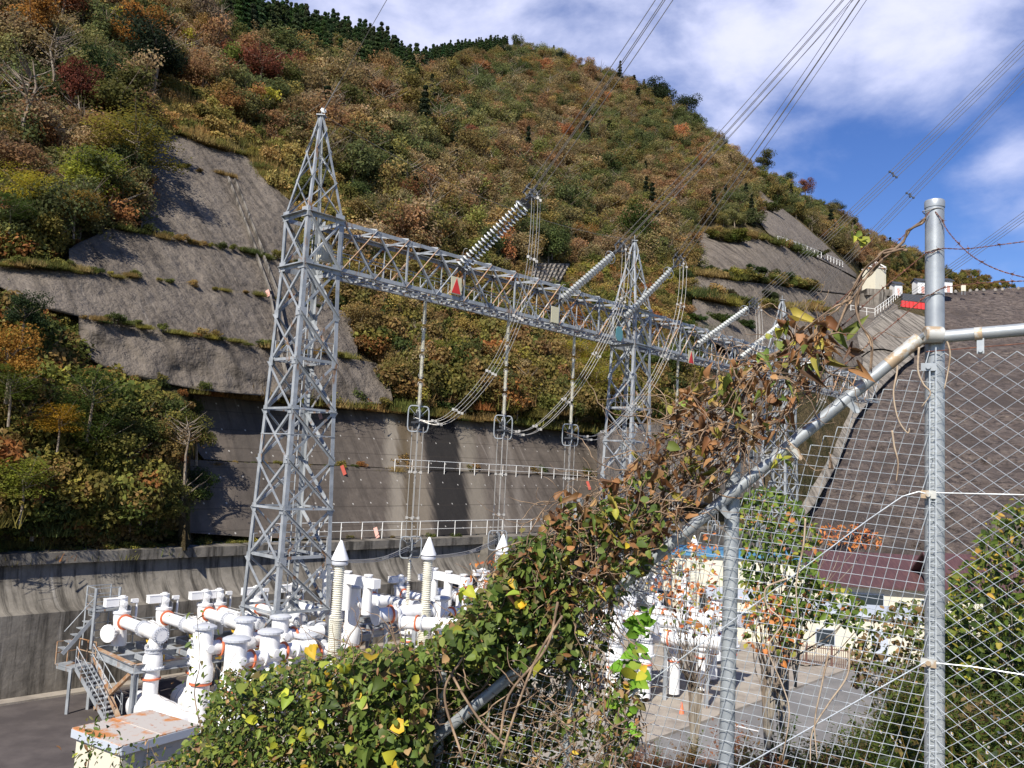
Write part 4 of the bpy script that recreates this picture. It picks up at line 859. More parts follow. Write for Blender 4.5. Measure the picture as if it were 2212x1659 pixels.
for i, jp in enumerate(JP):
    Ya = CL[i].y; Yb = RG[i].y; P_ = [W(x, y, Ya*(1-k)+Yb*k) for x, y, k in jp]; P_ = [CL[i]]+P_+[RG[i]+V((0, 0, 0))]
    bundle(bez(P_, 34), 'jumper_cable', 'cond', 'looping four wire jumper from the '+ords[i]+' insulator string down to its ring', 'jumper', 'jumper cables', .015, spacer_at=(.14, .28, .42, .58, .72, .86), sq=.21)
# earth wires
def overhead(pts, label, r=.014, sag=0):
    P_ = [V(p) for p in pts]
    if len(P_) == 2: P_ = [lerp(P_[0], P_[1], k/16)-V((0, 0, 1))*(sag*4*(k/16)*(1-k/16)) for k in range(17)]
    o = MB().tube(P_, r, 5).build('earth_wire', 'wire'); tag(o, label, 'wire', 'earth wires')
A1 = bp(0)+V((0, 0, 17.5)); A2 = bp(d2)+V((0, 0, 17.5)); A3 = bp(d3)+V((0, 0, 17.5))
e1 = W(838, -5, 36); overhead([A1, A1+(e1-A1)*2.2], 'thin earth wire rising steeply from the peak of the nearest tower')
overhead([A1, A2], 'thin earth wire sagging between the two nearest tower peaks', .012, 1.2); e2 = W(1862, -20, 50)
overhead([A2, A2+(e2-A2)*2], 'thin earth wire rising from the peak of the second tower')
t = thing('peak_insulator', A1, 'small pale insulator on the peak of the nearest tower', 'insulator'); dd = (e1-A1).normalized(); mb = MB(); shed(mb, A1+dd*.2, A1+dd*.34, .16, 1, .03, 14); mb.build('disc', 'disc', t, smooth=True)
mb = MB(); mb.tube([A1, A1+dd*.25], .03, 6); mb.tube([A1+dd*.34+V((0, 0, .0)), A1+dd*1.6], .035, 6); mb.bar(A1+dd*1.0, A1+dd*2.4, .05, .03); mb.build('fittings', 'cond', t)
# ------------------------------------------------------------------ bushings
def bushing(p, ztip, zb_, label, foot=-12):
    Z = V((0, 0, 1)); p = V((p.x, p.y, 0)); t = thing('bushing', (p.x, p.y, foot), label, 'bushing', 'ribbed bushings with cone caps')
    mb = MB(); shed(mb, p+Z*(ztip-1.15), p+Z*(ztip-1.16-2.4), .26, 24, .20, 20, .5); shed(mb, p+Z*(ztip-3.56), p+Z*zb_, .315, 22, .25, 20, .5); mb.build('ribbed_body', 'porcelain', t, smooth=True)
    mb = MB(); mb.lathe(p+Z*ztip, -Z, [(.02, 0), (.05, .02), (.10, .12), (.39, .84), (.40, .90), (.36, .93), (.30, .94)], 28); mb.build('cone_cap', 'white', t, smooth=True)
    mb = MB(); mb.lathe(p+Z*(ztip-.95), -Z, [(.3, 0), (.36, .03), (.385, .10), (.36, .17), (.3, .2)], 24); mb.build('cap_ring', 'whitegrey', t, smooth=True)
    mb = MB(); mb.cyl(p+Z*zb_, p+Z*(zb_-.12), .44, 20); mb.cyl(p+Z*(zb_-.12), p+Z*(foot+.6), .36, 20); mb.box(p+Z*(foot+.3), (.6, .6, .3), (u, v, Z)); mb.build('metal_base', 'white', t, smooth=True); return p
bs = []
for (px, Y, zt_, lb) in ((738, 40, -3.72, 'left bushing seen just right of the nearest tower'), (928, 44, -3.72, 'middle tall bushing with a shadow on its ribs'), (1087, 48, -3.72, 'third bushing partly hidden by the leafy hedge'), (1500, 62, -4.2, 'farthest bushing seen through the wire mesh')):
    p = W(px, 1160, Y); bushing(p, zt_, -9.2, 'tall white '+lb); bs.append(V((p.x, p.y, zt_)))
for i in range(3):
    lowc = [V((RG[i].x, RG[i].y, zat(HG[i][7][0], HG[i][7][1], RG[i].y)))][0]; a = bs[i]-V((0, 0, .85)); s_ = (lowc-a); s_.z = 0; s_.normalize(); a = a+s_*.36
    P_ = bez([a, a+s_*.8-V((0, 0, .22)), lerp(a, lowc, .55)-V((0, 0, .35)), lowc-V((0, 0, 0))], 18)
    t = thing('cable_link', a, 'twisted cables linking the '+ords[i]+' bushing cap to its ring', 'cable', 'cable links to the bushings')
    for o in (-.09, 0, .09): MB().tube([q+V((0, 0, 1))*o*(k/len(P_)+.3) for k, q in enumerate(P_)], .022, 5).build('wire', 'cond', t)
    mb = MB(); mb.cyl(P_[2], P_[3], .05, 6); mb.cyl(P_[12], P_[13], .06, 6); mb.build('sleeve', 'cond', t)
# ------------------------------------------------------------------ gas insulated switchgear
Z = V((0, 0, 1))
def flange(mb, c, ax, r, w=.07, n=20): ax = V(ax).normalized(); mb.lathe(V(c)-ax*w/2, ax, [(r*.7, 0), (r, 0), (r, w), (r*.7, w)], n)
def ringo(mb, c, ax, r, w=.06): ax = V(ax).normalized(); mb.lathe(V(c)-ax*w/2, ax, [(r*.95, 0), (r, .005), (r, w-.005), (r*.95, w)], 20)
def bolts(mb, c, ax, r, n=16, s=.022):
    ax = V(ax).normalized(); a = ax.orthogonal().normalized(); b = ax.cross(a)
    for i in range(n): g = 2*math.pi*i/n; mb.box(V(c)+(a*math.cos(g)+b*math.sin(g))*r, (s, s, .05), (a, b, ax))
def bay(p, zp, zt_, label, L_=4.3, tank=True, grp='white switchgear bays', down=True):
    """upright vessel on the platform, drive box on top, tube out to a column that stands on a tank"""
    p = V((p.x, p.y, 0)); t = thing('switchgear_bay', p+Z*zp, label, 'switchgear', grp); T0 = zt_-.62; r = .345
    mb = MB(); mb.lathe(p+Z*zp, Z, [(r*.95, .1), (r, .2), (r*.85, .9), (r, 1.3), (r*1.02, T0-zp-.12), (r*1.15, T0-zp-.11), (r*1.15, T0-zp), (.1, T0-zp+.02)], 24); mb.build('vessel', 'white', t, smooth=True)
    mb = MB(); q = p+Z*(T0+.30); mb.box(q, (.17, .15, .30), (u, v, Z)); mb.cyl(q+v*.15+Z*.05, q+v*.30+Z*.05, .14, 16); mb.cyl(q+v*.30+Z*.05, q+v*.33+Z*.05, .09, 14); mb.lathe(q+Z*.30, Z, [(.22, 0), (.22, .04), (.12, .05), (.12, .1)], 16); mb.build('drive_head', 'white', t, smooth=True)
    mb = MB(); c = q-u*.50-v*.05+Z*.10; mb.box(c, (.30, .17, .17), (u, v, Z)); mb.box(c+Z*.185, (.315, .185, .012), (u, v, Z)); mb.build('drive_box', 'white', t)
    mb = MB(); mb.tube(bez([p+u*.75-v*.2+Z*(T0-.8), p+u*.78-v*.2+Z*(T0-.1), p+u*.76-v*.2+Z*(T0+.3)], 8), .055, 8); mb.box(p+u*.66-v*.2+Z*(T0+.38), (.16, .07, .09), (u, v, Z)); mb.build('vent_pipe', 'white', t, smooth=True)
    zn = zp+.75; d_ = (-u*.9+v*.45).normalized(); mb = MB(); mb.cyl(p+Z*zn, p+d_*.72+Z*zn, .19, 14); mb.lathe(p+d_*.72+Z*zn, d_, [(.2, 0), (.40, .02), (.40, .10), (.30, .13), (.1, .15)], 22); bolts(mb, p+d_*.75+Z*zn, d_, .40, 18, .016); mb.build('side_nozzle', 'white', t, smooth=True)
    za = T0-.46; a = p+Z*za+v*.2; e = p+Z*za+v*L_; mb = MB(); mb.cyl(a, e, .265, 24); mb.build('horizontal_tube', 'white', t, smooth=True)
    mb = MB(); mb.lathe(p+v*(L_*.56)+Z*za, v, [(.265, 0), (.30, .12), (.30, L_*.44-.2), (.31, L_*.44-.19)], 24); mb.build('tube_sleeve', 'white', t, smooth=True)
    for k in (L_*.55, L_*.60, L_-.14):
        mb = MB(); flange(mb, p+v*k+Z*za, v, .355)
        if k != L_*.60: bolts(mb, p+v*(k+.05)+Z*za, v, .335, 18, .016)
        mb.build('flange', 'whitegrey', t, smooth=True)
    mb = MB(); mb.lathe(e-v*.08, v, [(.36, 0), (.36, .06), (.335, .07), (.02, .08)], 26); bolts(mb, e-v*.01, v, .32, 20, .016); mb.build('end_cover', 'whitegrey', t, smooth=True)
    mb = MB(); ringo(mb, p+v*.44+Z*za, v, .36, .05); mb.build('joint_ring', 'orange', t, smooth=True)
    mb = MB(); mb.tube(bez([p+v*.5+u*.3+Z*(za+.25), p+v*1.6+u*.12+Z*(za+.33), p+v*(L_*.8)+u*.2+Z*(za+.31), p+v*(L_-.5)+u*.36+Z*(za-.5)], 12), .022, 5); mb.box(p+u*.36+Z*(zp+1.7), (.03, .14, .2), (u, v, Z)); mb.tube([p+u*.36+Z*(zp+1.5), p+u*.40+Z*(zp+.2)], .02, 5); mb.build('control_cable', 'cond', t)
    if down:
        c = p+v*(L_-.62); zb_ = -11.2 if tank else -11.7; H = za-zb_; mb = MB()
        mb.lathe(c+Z*za, -Z, [(.20, 0), (.22, .25), (.29, .45), (.29, .60), (.36, .61), (.36, .68), (.29, .69), (.29, .80), (.40, .98), (.43, 1.42), (.50, 1.45), (.50, 1.52), (.35, 1.56), (.35, 1.9), (.33, 2.0), (.33, max(2.6, H))], 24)
        for sg in (-1, 1): mb.cyl(c+Z*(za-.48), c+Z*(za-.48)-u*.42+v*.1, .06, 10)
        mb.build('column', 'white', t, smooth=True)
        for (fz, fr) in ((.63, .385), (.80, .37), (1.47, .52)):
            mb = MB(); flange(mb, c+Z*(za-fz), Z, fr, .055); bolts(mb, c+Z*(za-fz+.03), Z, fr-.03, 18, .016)
            if fz == .63:
                for g in range(8): mb.cyl(c+Z*(za-.64)+V((math.cos(g*.785)*.34, math.sin(g*.785)*.34, 0)), c+Z*(za-.8)+V((math.cos(g*.785)*.34, math.sin(g*.785)*.34, 0)), .018, 5)
            mb.build('flange', 'whitegrey', t, smooth=True)
        mb = MB(); ringo(mb, c+Z*(za-1.93), Z, .41, .08); mb.build('joint_ring', 'orange', t, smooth=True)
        mb = MB()
        for (dx, dz) in ((.30, .35), (.42, .32), (.52, .30)): mb.box(c+v*(dx-1.2)+u*.35*0+Z*(za-dz-.12)+v*.35, (.04, .04, .04)); mb.cyl(c+v*(dx-1.05)+Z*(za-dz-.06), c+v*(dx-.95)+Z*(za-dz-.16), .03, 7)
        mb.box(c+u*.5+Z*(za-1.2), (.03, .03, .22)); mb.box(c+u*.46+Z*(za-1.42), (.12, .04, .03)); mb.build('valve', 'yellow', t)
        if tank:
            mb = MB(); zt2 = -11.25; a = c-v*.85+Z*zt2; R_t = .66; Lt = 3.6
            mb.lathe(a, v, [(.05, -.32), (.35, -.26), (.58, -.12), (R_t, .08), (R_t, Lt), (.58, Lt+.2), (.3, Lt+.33), (.05, Lt+.36)], 32); mb.build('tank', 'white', t, smooth='full')
            mb = MB()
            for k in (.5, 2.4): mb.box(a+v*k-Z*.5, (.5, .09, .3), (u, v, Z)); mb.lathe(a+v*k-v*.03, v, [(R_t+.015, 0), (R_t+.015, .06)], 32)
            mb.build('saddle', 'whitegrey', t)
    return t
ph = ['near', 'middle', 'far']
def siteline(px, t_):
    r = ray(px, 1300); k = r.x/r.y; o = sv(0, t_); s_ = (k*o.y-o.x)/(u.x-k*u.y); return sv(s_, t_), s_
rows = [((265, 355, 443), 36.9, 'front group beside the stairs'), ((472, 553, 632), 40.2, 'group behind the nearest tower'), ((795, 862, 925), 48.0, 'group right of the left bushing'), ((1040, 1100, 1160), 54.5, 'group behind the middle bushing'), ((1215, 1270, 1325), 58, 'group half hidden by brown vine stems'), ((1395, 1452, 1510), 62, 'group seen through the mesh left of the middle post')]
n_b = 0
for (xs, Y0, lb) in rows:
    for k, px in enumerate(xs):
        p, s_ = siteline(px, 3.93); p.z = 0; print('bay', px, round(s_, 1), round(p.y, 1)); bay(p, -9.25, -6.95, ('left', 'middle', 'right')[k]+' white switchgear bay of the '+lb, 4.15 if Y0 < 38 else 4.3, tank=Y0 < 42)
for k, (px, Y, lb) in enumerate(((1235, 47, 'left'), (1300, 48.2, 'second'), (1362, 49.4, 'third'), (1422, 50.6, 'fourth'), (1482, 51.8, 'right'))):
    p = W(px, 1290, Y); p.z = 0; bay(p, -9.25, -6.95, lb+' white switchgear bay of the nearer group behind the mesh', 3.6, tank=False)
# upright column assemblies standing in front of the tower
def upright(px, py_top, Y, r, label, zb_=-11.6, arm=True):
    p = W(px, py_top, Y); zt_ = p.z; t = thing('switchgear_column', V((p.x, p.y, zb_)), label, 'switchgear', 'upright switchgear columns'); p = V((p.x, p.y, 0)); H = zt_-zb_
    mb = MB(); mb.lathe(p+Z*zb_, Z, [(r*1.1, 0), (r*1.1, .5), (r, .6), (r, H*.45), (r*1.25, H*.47), (r*1.25, H*.62), (r, H*.66), (r, H-.1), (r*.3, H)], 24); mb.build('vessel', 'white', t, smooth=True)
    mb = MB(); mb.lathe(p+Z*(zt_-.10), Z, [(r*1.28, 0), (r*1.28, .09), (r*1.0, .15), (.05, .18)], 26); bolts(mb, p+Z*(zt_-.06), Z, r*1.25, 20, .018); mb.build('top_cover', 'whitegrey', t, smooth=True)
    mb = MB(); ringo(mb, p+Z*(zb_+H*.45), Z, r*1.22, .08)
    if arm:
        za = zt_-.95; ringo(mb, p+u*.75+Z*za, u, .40, .07)
    mb.build('joint_ring', 'orange', t, smooth=True)
    if arm:
        mb = MB(); mb.cyl(p+Z*za, p+u*2.3+Z*za, .30, 20); flange(mb, p+u*1.3+Z*za, u, .40); mb.build('side_tube', 'white', t, smooth=True); mb = MB(); mb.cyl(p+v*.3+Z*(za+.1), p+v*.62+Z*(za+.1), .12, 12); mb.lathe(p+v*.62+Z*(za+.1), v, [(.17, 0), (.17, .04), (.05, .05)], 12); mb.build('side_stub', 'white', t, smooth=True); mb = MB(); mb.box(p+u*.5+v*.42+Z*(za-.36), (.14, .04, .03), (u, v, Z)); mb.box(p+u*.56+v*.42+Z*(za-.36), (.03, .05, .07), (u, v, Z)); mb.build('valve', 'yellow', t)
    return t
for (px, py, Y, r, lb) in ((443,1352,37.0,.38,'upright column with cap right of the front tank'),(512,1378,37.0,.45,'thick upright column left of the nearest tower leg'),(530,1336,38.6,.38,'upright column just behind the left tower leg'),(585,1362,38.4,.43,'upright column behind the left face of the nearest tower'),(607,1330,40,.38,'upright column between the left and middle tower legs'),
        (660,1370,40.5,.43,'squat column behind the middle tower leg'),(765,1265,43.5,.36,'upright column immediately right of the left bushing'),(685,1345,42,.36,'slim column behind the right tower leg'),(955,1290,46.5,.36,'upright column right of the middle bushing'),(1000,1272,49,.36,'upright column behind the hedge top left of the third bushing'),(1205,1270,53,.40,'column glimpsed through the brown vine stems'),(1455,1340,50,.42,'column seen through the mesh beside the middle fence post'),(1535,1345,51,.42,'column seen through the mesh touching the right post edge'),(1395,1330,49,.40,'column seen through the mesh near the slanted rail'),(1262,1300,46,.38,'column behind the hedge where the thin post stands'),(1330,1318,46,.40,'column behind the creeper below the slanting rail'),(1545,1290,56,.42,'column seen just left of the middle fence post, farther back'),(1180,1290,50,.40,'column behind the brown leaves right of the third bushing')):
    upright(px, py, Y, r, 'white '+lb)
# horizontal operating beams and a big lying pipe
for (x0, y0, Y0, x1, y1, Y1, lb) in ((925,1238,50,1015,1258,47.5,'long white operating box beam right of the middle bushing'),(690,1238,44,815,1262,41,'long white operating box beam behind the left bushing')):
    a = W(x0, y0, Y0); b = W(x1, y1, Y1); t = thing('operating_beam', a, lb, 'switchgear'); mb = MB(); mb.bar(a, b, .42, .42); mb.build('box', 'white', t); mb = MB()
    for k in (.15, .5, .85): q = lerp(a, b, k); mb.lathe(q+Z*.2, Z, [(.12, 0), (.12, .1), (.22, .11), (.22, .17)], 14); mb.cyl(q-Z*.2, q-Z*1.5, .24, 16)
    mb.build('stub', 'white', t, smooth=True)
for (x0, y0, Y0, x1, y1, Y1, r, lb) in ((812,1330,42.5,930,1318,44.5,.36,'white pipe lying on a frame between the bushings'),(870,1345,42,1000,1350,41,.3,'low white pipe running behind the middle bushing'),(1130,1300,50,1290,1330,47,.33,'white pipe behind the brown vine stems'),(1410,1375,47,1560,1390,45,.34,'white pipe seen low through the mesh')):
    a = W(x0, y0, Y0); b = W(x1, y1, Y1); d_ = (b-a).normalized(); t = thing('switchgear_pipe', a, lb, 'pipe'); mb = MB(); mb.cyl(a, b, r, 22); mb.build('pipe_shell', 'white', t, smooth=True); mb = MB(); ringo(mb, lerp(a, b, .25), d_, r*1.3, .07); mb.build('joint_ring', 'orange', t)
    mb = MB(); 
    for q_ in (a, lerp(a, b, .35), b): mb = MB(); flange(mb, q_, d_, r*1.35); mb.build('flange', 'whitegrey', t, smooth=True)
    mb = MB(); 
    for k in (.2, .8): q = lerp(a, b, k); mb.bar(q-Z*r, V((q.x, q.y, -11.9)), .18)
    mb.build('support_leg', 'steel', t)
# steel platform with stairs beside the front bays
def platform(s0, s1, t0, t1, zt_, label, legs=True, nlegs=3):
    t = thing('steel_platform', sv(s0, t1, -12), label, 'platform'); mb = MB()
    for (a, b) in (((s0, t0), (s0, t1)), ((s1, t0), (s1, t1)), ((s0, t0), (s1, t0)), ((s0, t1), (s1, t1)), ((s0, (t0+t1)/2), (s1, (t0+t1)/2))):
        p, q = sv(*a, zt_-.18), sv(*b, zt_-.18); mb.bar(p, q, .05, .30); mb.bar(p+Z*.16, q+Z*.16, .24, .03); mb.bar(p-Z*.16, q-Z*.16, .24, .03)
    k = s0+1.0
    while k < s1: p, q = sv(k, t0, zt_-.12), sv(k, t1, zt_-.12); mb.bar(p, q, .12, .2); k += 1.0
    mb.build('deck_frame', 'steel', t)
    for i in range(nlegs):
        for tt in (t0+.1, t1-.1):
            s_ = s0+.1+(s1-s0-.2)*i/(nlegs-1); mb = MB(); mb.bar(sv(s_, tt, -12), sv(s_, tt, zt_-.3), .24, .05, hint=v); mb.bar(sv(s_-.1, tt, -12), sv(s_-.1, tt, zt_-.3), .03, .24, hint=v); mb.bar(sv(s_+.1, tt, -12), sv(s_+.1, tt, zt_-.3), .03, .24, hint=v); mb.build('leg', 'steel', t)
    mb = MB(); mb.bar(sv(s0-.02, t0, zt_+.03), sv(s0-.02, t1, zt_+.03), .26, .02); mb.bar(sv(s0, t1+.02, zt_+.03), sv(s0+5, t1+.02, zt_+.03), .26, .02); mb.build('rusty_edge', 'rust_steel', t)['label'] = 'rust orange edge plate'
    mb = MB(); mb.bar(sv(s0, t1-.3, zt_-.4), sv(s0, t0+.9, -11.9), .16); mb.bar(sv(s0, t0+.3, zt_-.4), sv(s0, t1-.9, -11.9), .16); mb.build('brace', 'rust_steel', t)
    mb = MB()
    for i in range(15): s_ = s0+(s1-s0)*i/14; mb.bar(sv(s_, t0, zt_), sv(s_, t0, zt_+1.1), .04)
    for h in (.4, .75, 1.1): mb.bar(sv(s0, t0, zt_+h), sv(s1, t0, zt_+h), .035)
    mb.build('guard_rail', 'steel', t); return t
pA = sv(0, 0); f0 = G(285, 1545, -12); s_f = (f0-V((-24, 40, f0.z))).dot(u); t_f = (f0-V((-24, 40, f0.z))).dot(v); print('platform foot', s_f, t_f)
platform(4.1, 17, 3.0, 7.5, -9.3, 'grey steel platform with rusty edges carrying the front white vessels')
platform(17.6, 46, 3.0, 6.6, -9.4, 'long grey steel platform behind the nearest tower and bushings', nlegs=6)
def stairs():
    ps = s_f-.3; top = sv(ps-1.0, t_f-2.6, -9.35); t = thing('steel_stairs', sv(ps-1.0, t_f-1.0, -12), 'grey steel stairs climbing to the platform at the left', 'stairs')
    a = W(152, 1437, 37.5); foot = W(243, 1552, 38.7); head = W(180, 1440, 40.0); d_ = (foot-head); d_.z = 0; run = d_.normalized(); sd_ = run.cross(Z).normalized()
    mb = MB()
    for sg in (-.38, .38): mb.bar(head+sd_*sg, foot+sd_*sg, .05, .17)
    mb.build('stringer', 'steel', t); mb = MB(); n = 12
    for i in range(n): p = lerp(head, foot, (i+.5)/n); mb.box(p, (.38, .13, .02), (sd_, run, Z))
    mb.build('treads', 'steel', t)
    mb = MB()
    for sg in (-.40, .40):
        mb.tube([head+sd_*sg+Z*.95, foot+sd_*sg+Z*.95, foot+sd_*sg+Z*.1+run*.05], .022, 6)
        mb.tube([head+sd_*sg+Z*.5, foot+sd_*sg+Z*.5], .018, 5)
        for i in range(6): p = lerp(head, foot, i/5.2)+sd_*sg; mb.tube([p, p+Z*.95], .02, 5)
    mb.build('handrail', 'steel', t)
    mb = MB(); c = head-run*.65; mb.box(c, (.55, .65, .03), (sd_, run, Z)); mb.bar(c-sd_*.5-run*.6-Z*.1, c-sd_*.5+run*.6-Z*.1, .06, .18); mb.bar(c+sd_*.5-run*.6-Z*.1, c+sd_*.5+run*.6-Z*.1, .06, .18); mb.build('landing', 'steel', t)
    mb = MB()
    for a_, b_ in ((-1, -1), (-1, 1), (0, -1), (1, -1), (-1, 0)): p = c+sd_*(.55*b_)+run*(.65*a_); mb.bar(p, p+Z*1.0, .04)
    for h in (.5, 1.0): mb.bar(c-sd_*.55-run*.65+Z*h, c-sd_*.55+run*.65+Z*h, .035); mb.bar(c-sd_*.55-run*.65+Z*h, c+sd_*.55-run*.65+Z*h, .035)
    mb.build('landing_rail', 'rust_steel', t)
    mb = MB(); 
    for sg in (-.5, .5): mb.bar(V((c.x, c.y, -12))+sd_*sg+run*.5, V((c.x, c.y, c.z-.15))+sd_*sg+run*.5, .12)
    mb.build('support_leg', 'steel', t)
    # upper maintenance cage
    g = sv(4.4, 2.9, -9.3); t = thing('access_cage', g, 'railed access cage standing at the left end of the platform', 'platform'); mb = MB()
    for a_, b_ in ((-.55, -.5), (.55, -.5), (-.55, .5), (.55, .5)): p = g+u*a_+v*b_; mb.bar(p, p+Z*2.75, .10 if b_ > 0 else .06)
    for h in (1.95, 2.35, 2.75):
        for a_, b_ in (((-.55, -.5), (.55, -.5)), ((-.55, .5), (.55, .5)), ((-.55, -.5), (-.55, .5))): mb.bar(g+u*a_[0]+v*a_[1]+Z*h, g+u*b_[0]+v*b_[1]+Z*h, .035)
    mb.build('rails', 'steel', t); mb = MB(); mb.box(g+Z*1.72, (.6, .55, .04), (u, v, Z)); mb.box(g+Z*1.62, (.6, .05, .09), (u, v, Z)); mb.build('floor', 'steel', t)
    mb = MB(); 
    for i in range(6): mb.box(g-u*(1.6-i*.24)+v*.1+Z*(.1+.27*i), (.14, .3, .015), (u, v, Z))
    mb.bar(g-u*1.75+v*.4+Z*-.1, g-u*.3+v*.4+Z*1.6, .04, .18); mb.tube([g-u*1.75+v*.4+Z*.9, g-u*.3+v*.4+Z*2.6], .02, 5); mb.build('steps', 'steel', t)
stairs()
# kiosk with rusty roof, near bottom left
KA, KB, KC, KD = G(166,1571,-9.3), G(333,1538,-9.3), G(422,1569,-9.3), G(255,1623,-9.3)
kc = (KA+KC)/2; hu = ((KB-KA).length+(KC-KD).length)/4; hv = ((KD-KA).length+(KC-KB).length)/4; ku = ((KB-KA)+(KC-KD)); ku.z = 0; ku.normalize(); kv = ku.cross(Z).normalized()
if kv.dot(KD-KA) < 0: kv = -kv
t = thing('equipment_kiosk', (kc.x, kc.y, -12), 'cream steel kiosk with a rust blotched flat roof', 'kiosk')
MB().box((kc.x, kc.y, -10.75), (hu-.12, hv-.12, 1.25), (ku, kv, Z)).build('walls', 'cream', t)
mb = MB(); mb.box((kc.x, kc.y, -9.42), (hu, hv, .14), (ku, kv, Z)); mb.box((kc.x, kc.y, -9.275), (.015, hv-.01, .012), (ku, kv, Z)); mb.build('roof', 'galvroof', t)
mb = MB(); mb.box(V((kc.x, kc.y, -9.45))+kv*(hv+.012), (hu, .012, .13), (ku, kv, Z)); mb.box(V((kc.x, kc.y, -9.45))-ku*(hu+.012), (.012, hv, .13), (ku, kv, Z)); mb.build('roof_edge', 'greysheet', t)
mb = MB(); mb.box(V((kc.x, kc.y, -10.8))+kv*(hv-.11), (.5, .02, 1.0), (ku, kv, Z)); mb.build('door', 'cream', t)
# ------------------------------------------------------------------ buildings, mostly behind the mesh
def house(cx, cy, z0, w, d, h, ang, walls, roof, label, cat, name, kind='gable', rh=1.2, ov=.4, wins=(), gr=None):
    a = V((math.cos(ang), math.sin(ang), 0)); b = V((-math.sin(ang), math.cos(ang), 0)); c = V((cx, cy, z0)); t = thing(name, c, label, cat, gr)
    MB().box(c+Z*h/2, (w/2, d/2, h/2), (a, b, Z)).build('walls', walls, t); mb = MB()
    if kind == 'gable':
        W2, D2 = w/2+ov, d/2+ov; vs = []
        for dz in (0, -.18):
            for (x, y, z) in ((-W2, -D2, 0), (W2, -D2, 0), (W2, 0, rh), (-W2, 0, rh), (-W2, D2, 0), (W2, D2, 0)): vs.append(c+a*x+b*y+Z*(h+z+dz+.2))
        mb.add(vs, [(0, 1, 2, 3), (3, 2, 5, 4), (9, 8, 7, 6), (10, 11, 8, 9), (0, 6, 7, 1), (4, 5, 11, 10), (0, 3, 9, 6), (3, 4, 10, 9), (1, 7, 8, 2), (2, 8, 11, 5)])
        MB().add([c+a*(x*w/2)+b*(y*d/2)+Z*zz for x in (-1, 1) for (y, zz) in ((-1, h), (1, h), (0, h+rh*.9))], [(0, 1, 2), (5, 4, 3), (0, 3, 4, 1), (1, 4, 5, 2), (2, 5, 3, 0)]).build('gable', walls, t)
    else: mb.box(c+Z*(h+.1), (w/2+ov, d/2+ov, .12), (a, b, Z))
    mb.build('roof', roof, t)
    for (fx, x, z, ww, hh, m_) in wins:
        f = {'f': -b, 'l': -a, 'r': a}[fx]; sd_ = a if fx == 'f' else b; q = c+f*((d if fx == 'f' else w)/2+.03)+sd_*x+Z*z
        wn = MB(); wn.box(q, (ww/2+.07, hh/2+.07, .03), (sd_, Z, f)); wn = wn.build('window' if hh < 1.7 else 'door', 'greysheet', t)
        if hh < 1.7: o = MB().box(q+f*.035, (ww/2, hh/2, .01), (sd_, Z, f)).build('pane', m_, wn)
        else: o = MB().box(q+f*.035, (ww/2, hh/2, .01), (sd_, Z, f)).build('door_leaf', m_, wn)
    return t
def hat(px, py, Y): p = W(px, py, Y); return p
p = hat(1888, 630, 210); t = house(p.x, p.y, p.z, 3.9, 3.9, 5.6, .5, 'cream', 'galvroof', 'square cream tower house with an open white truss roof', 'building', 'tower_house', 'flat', ov=.15)
mb = MB(); cc = p+Z*5.8
for sx in (-1, 1):
    for sy in (-1, 1): mb.bar(cc+V((sx*2.1, sy*2.1, 0)), cc+Z*2.1, .26)
    mb.bar(cc+V((sx*2.1, -2.1, 0)), cc+V((sx*2.1, 2.1, 0)), .12); mb.bar(cc+V((-2.1, sx*2.1, 0)), cc+V((2.1, sx*2.1, 0)), .12); mb.bar(cc+V((sx*2.1, 0, 0)), cc+Z*1.9, .1); mb.bar(cc+V((0, sx*2.1, 0)), cc+Z*1.9, .1)
mb.build('truss', 'rail', t); mb = MB(); mb.box(p-Z*.8+V((0, 0, 0)), (3.2, 3.2, .8)); mb.cyl(p-Z*5, p-Z*.8, 3.6, 24); mb.build('base', 'chute', t, smooth=True)
for (px, py, w_, h_, lb) in ((1935,640,2.0,3.4,'small white gate hut left of the red gate'),(1987,636,2.7,3.8,'white gate hut with a pink door just left of the tall post'),(2042,634,2.2,3.6,'white gate hut just right of the tall post'),):
    p = hat(px, py, 214); house(p.x, p.y, p.z, w_, 2.6, h_*.8, .1, 'white', 'darksteel', lb, 'hut', 'gate_hut', 'gable', .9, .35, (('f', 0, .9, .8, 1.75, 'pink'),))
p = hat(2081, 622, 214); t = thing('notice_board', p, 'small cream notice board on the dam crest', 'board'); MB().box(p, (.6, .05, .8)).build('panel', 'cream', t); mb = MB(); mb.bar(p+V((-.4, 0, -.8)), p+V((-.4, 0, -1.8)), .12); mb.bar(p+V((.4, 0, -.8)), p+V((.4, 0, -1.8)), .12); mb.build('post', 'steel', t)
a = W(1946, 656, 208); b = W(2014, 664, 206); t = thing('spillway_gate', a, 'red steel spillway gate girder between the gate huts', 'gate'); mb = MB(); mb.bar(a, b, .5, 1.6); mb.build('girder', 'redpaint', t); mb = MB()
for k in range(9): q = lerp(a, b, k/8); mb.box(q-V((0, .35, 0)), (.07, .14, .78))
mb.build('rib', 'redpaint', t); mb = MB(); mb.bar(W(1948, 642, 212), W(2010, 648, 212), 1, 1.8); o = mb.build('gate_bridge', 'darksteel'); tag(o, 'dark bridge slab over the red spillway gate', 'bridge')
for i, (x, y) in enumerate(((2028,632),(2052,629),(2064,628),(2096,626),(2110,625),(2125,625),(2150,624),(2165,623),(2200,621))):
    p = W(x, y+1, 220); t_ = MB().lathe(p-Z*.5, Z, [(.4, 0), (.45, .4), (.3, .7), (.1, .85)], 9).build('kerb_stone', 'stone', smooth=True); tag(t_, ['first', 'second', 'third', 'fourth', 'fifth', 'sixth', 'seventh', 'eighth', 'ninth'][i]+' pale stone from the left along the crest of the dam', 'stone', 'stones along the dam crest')
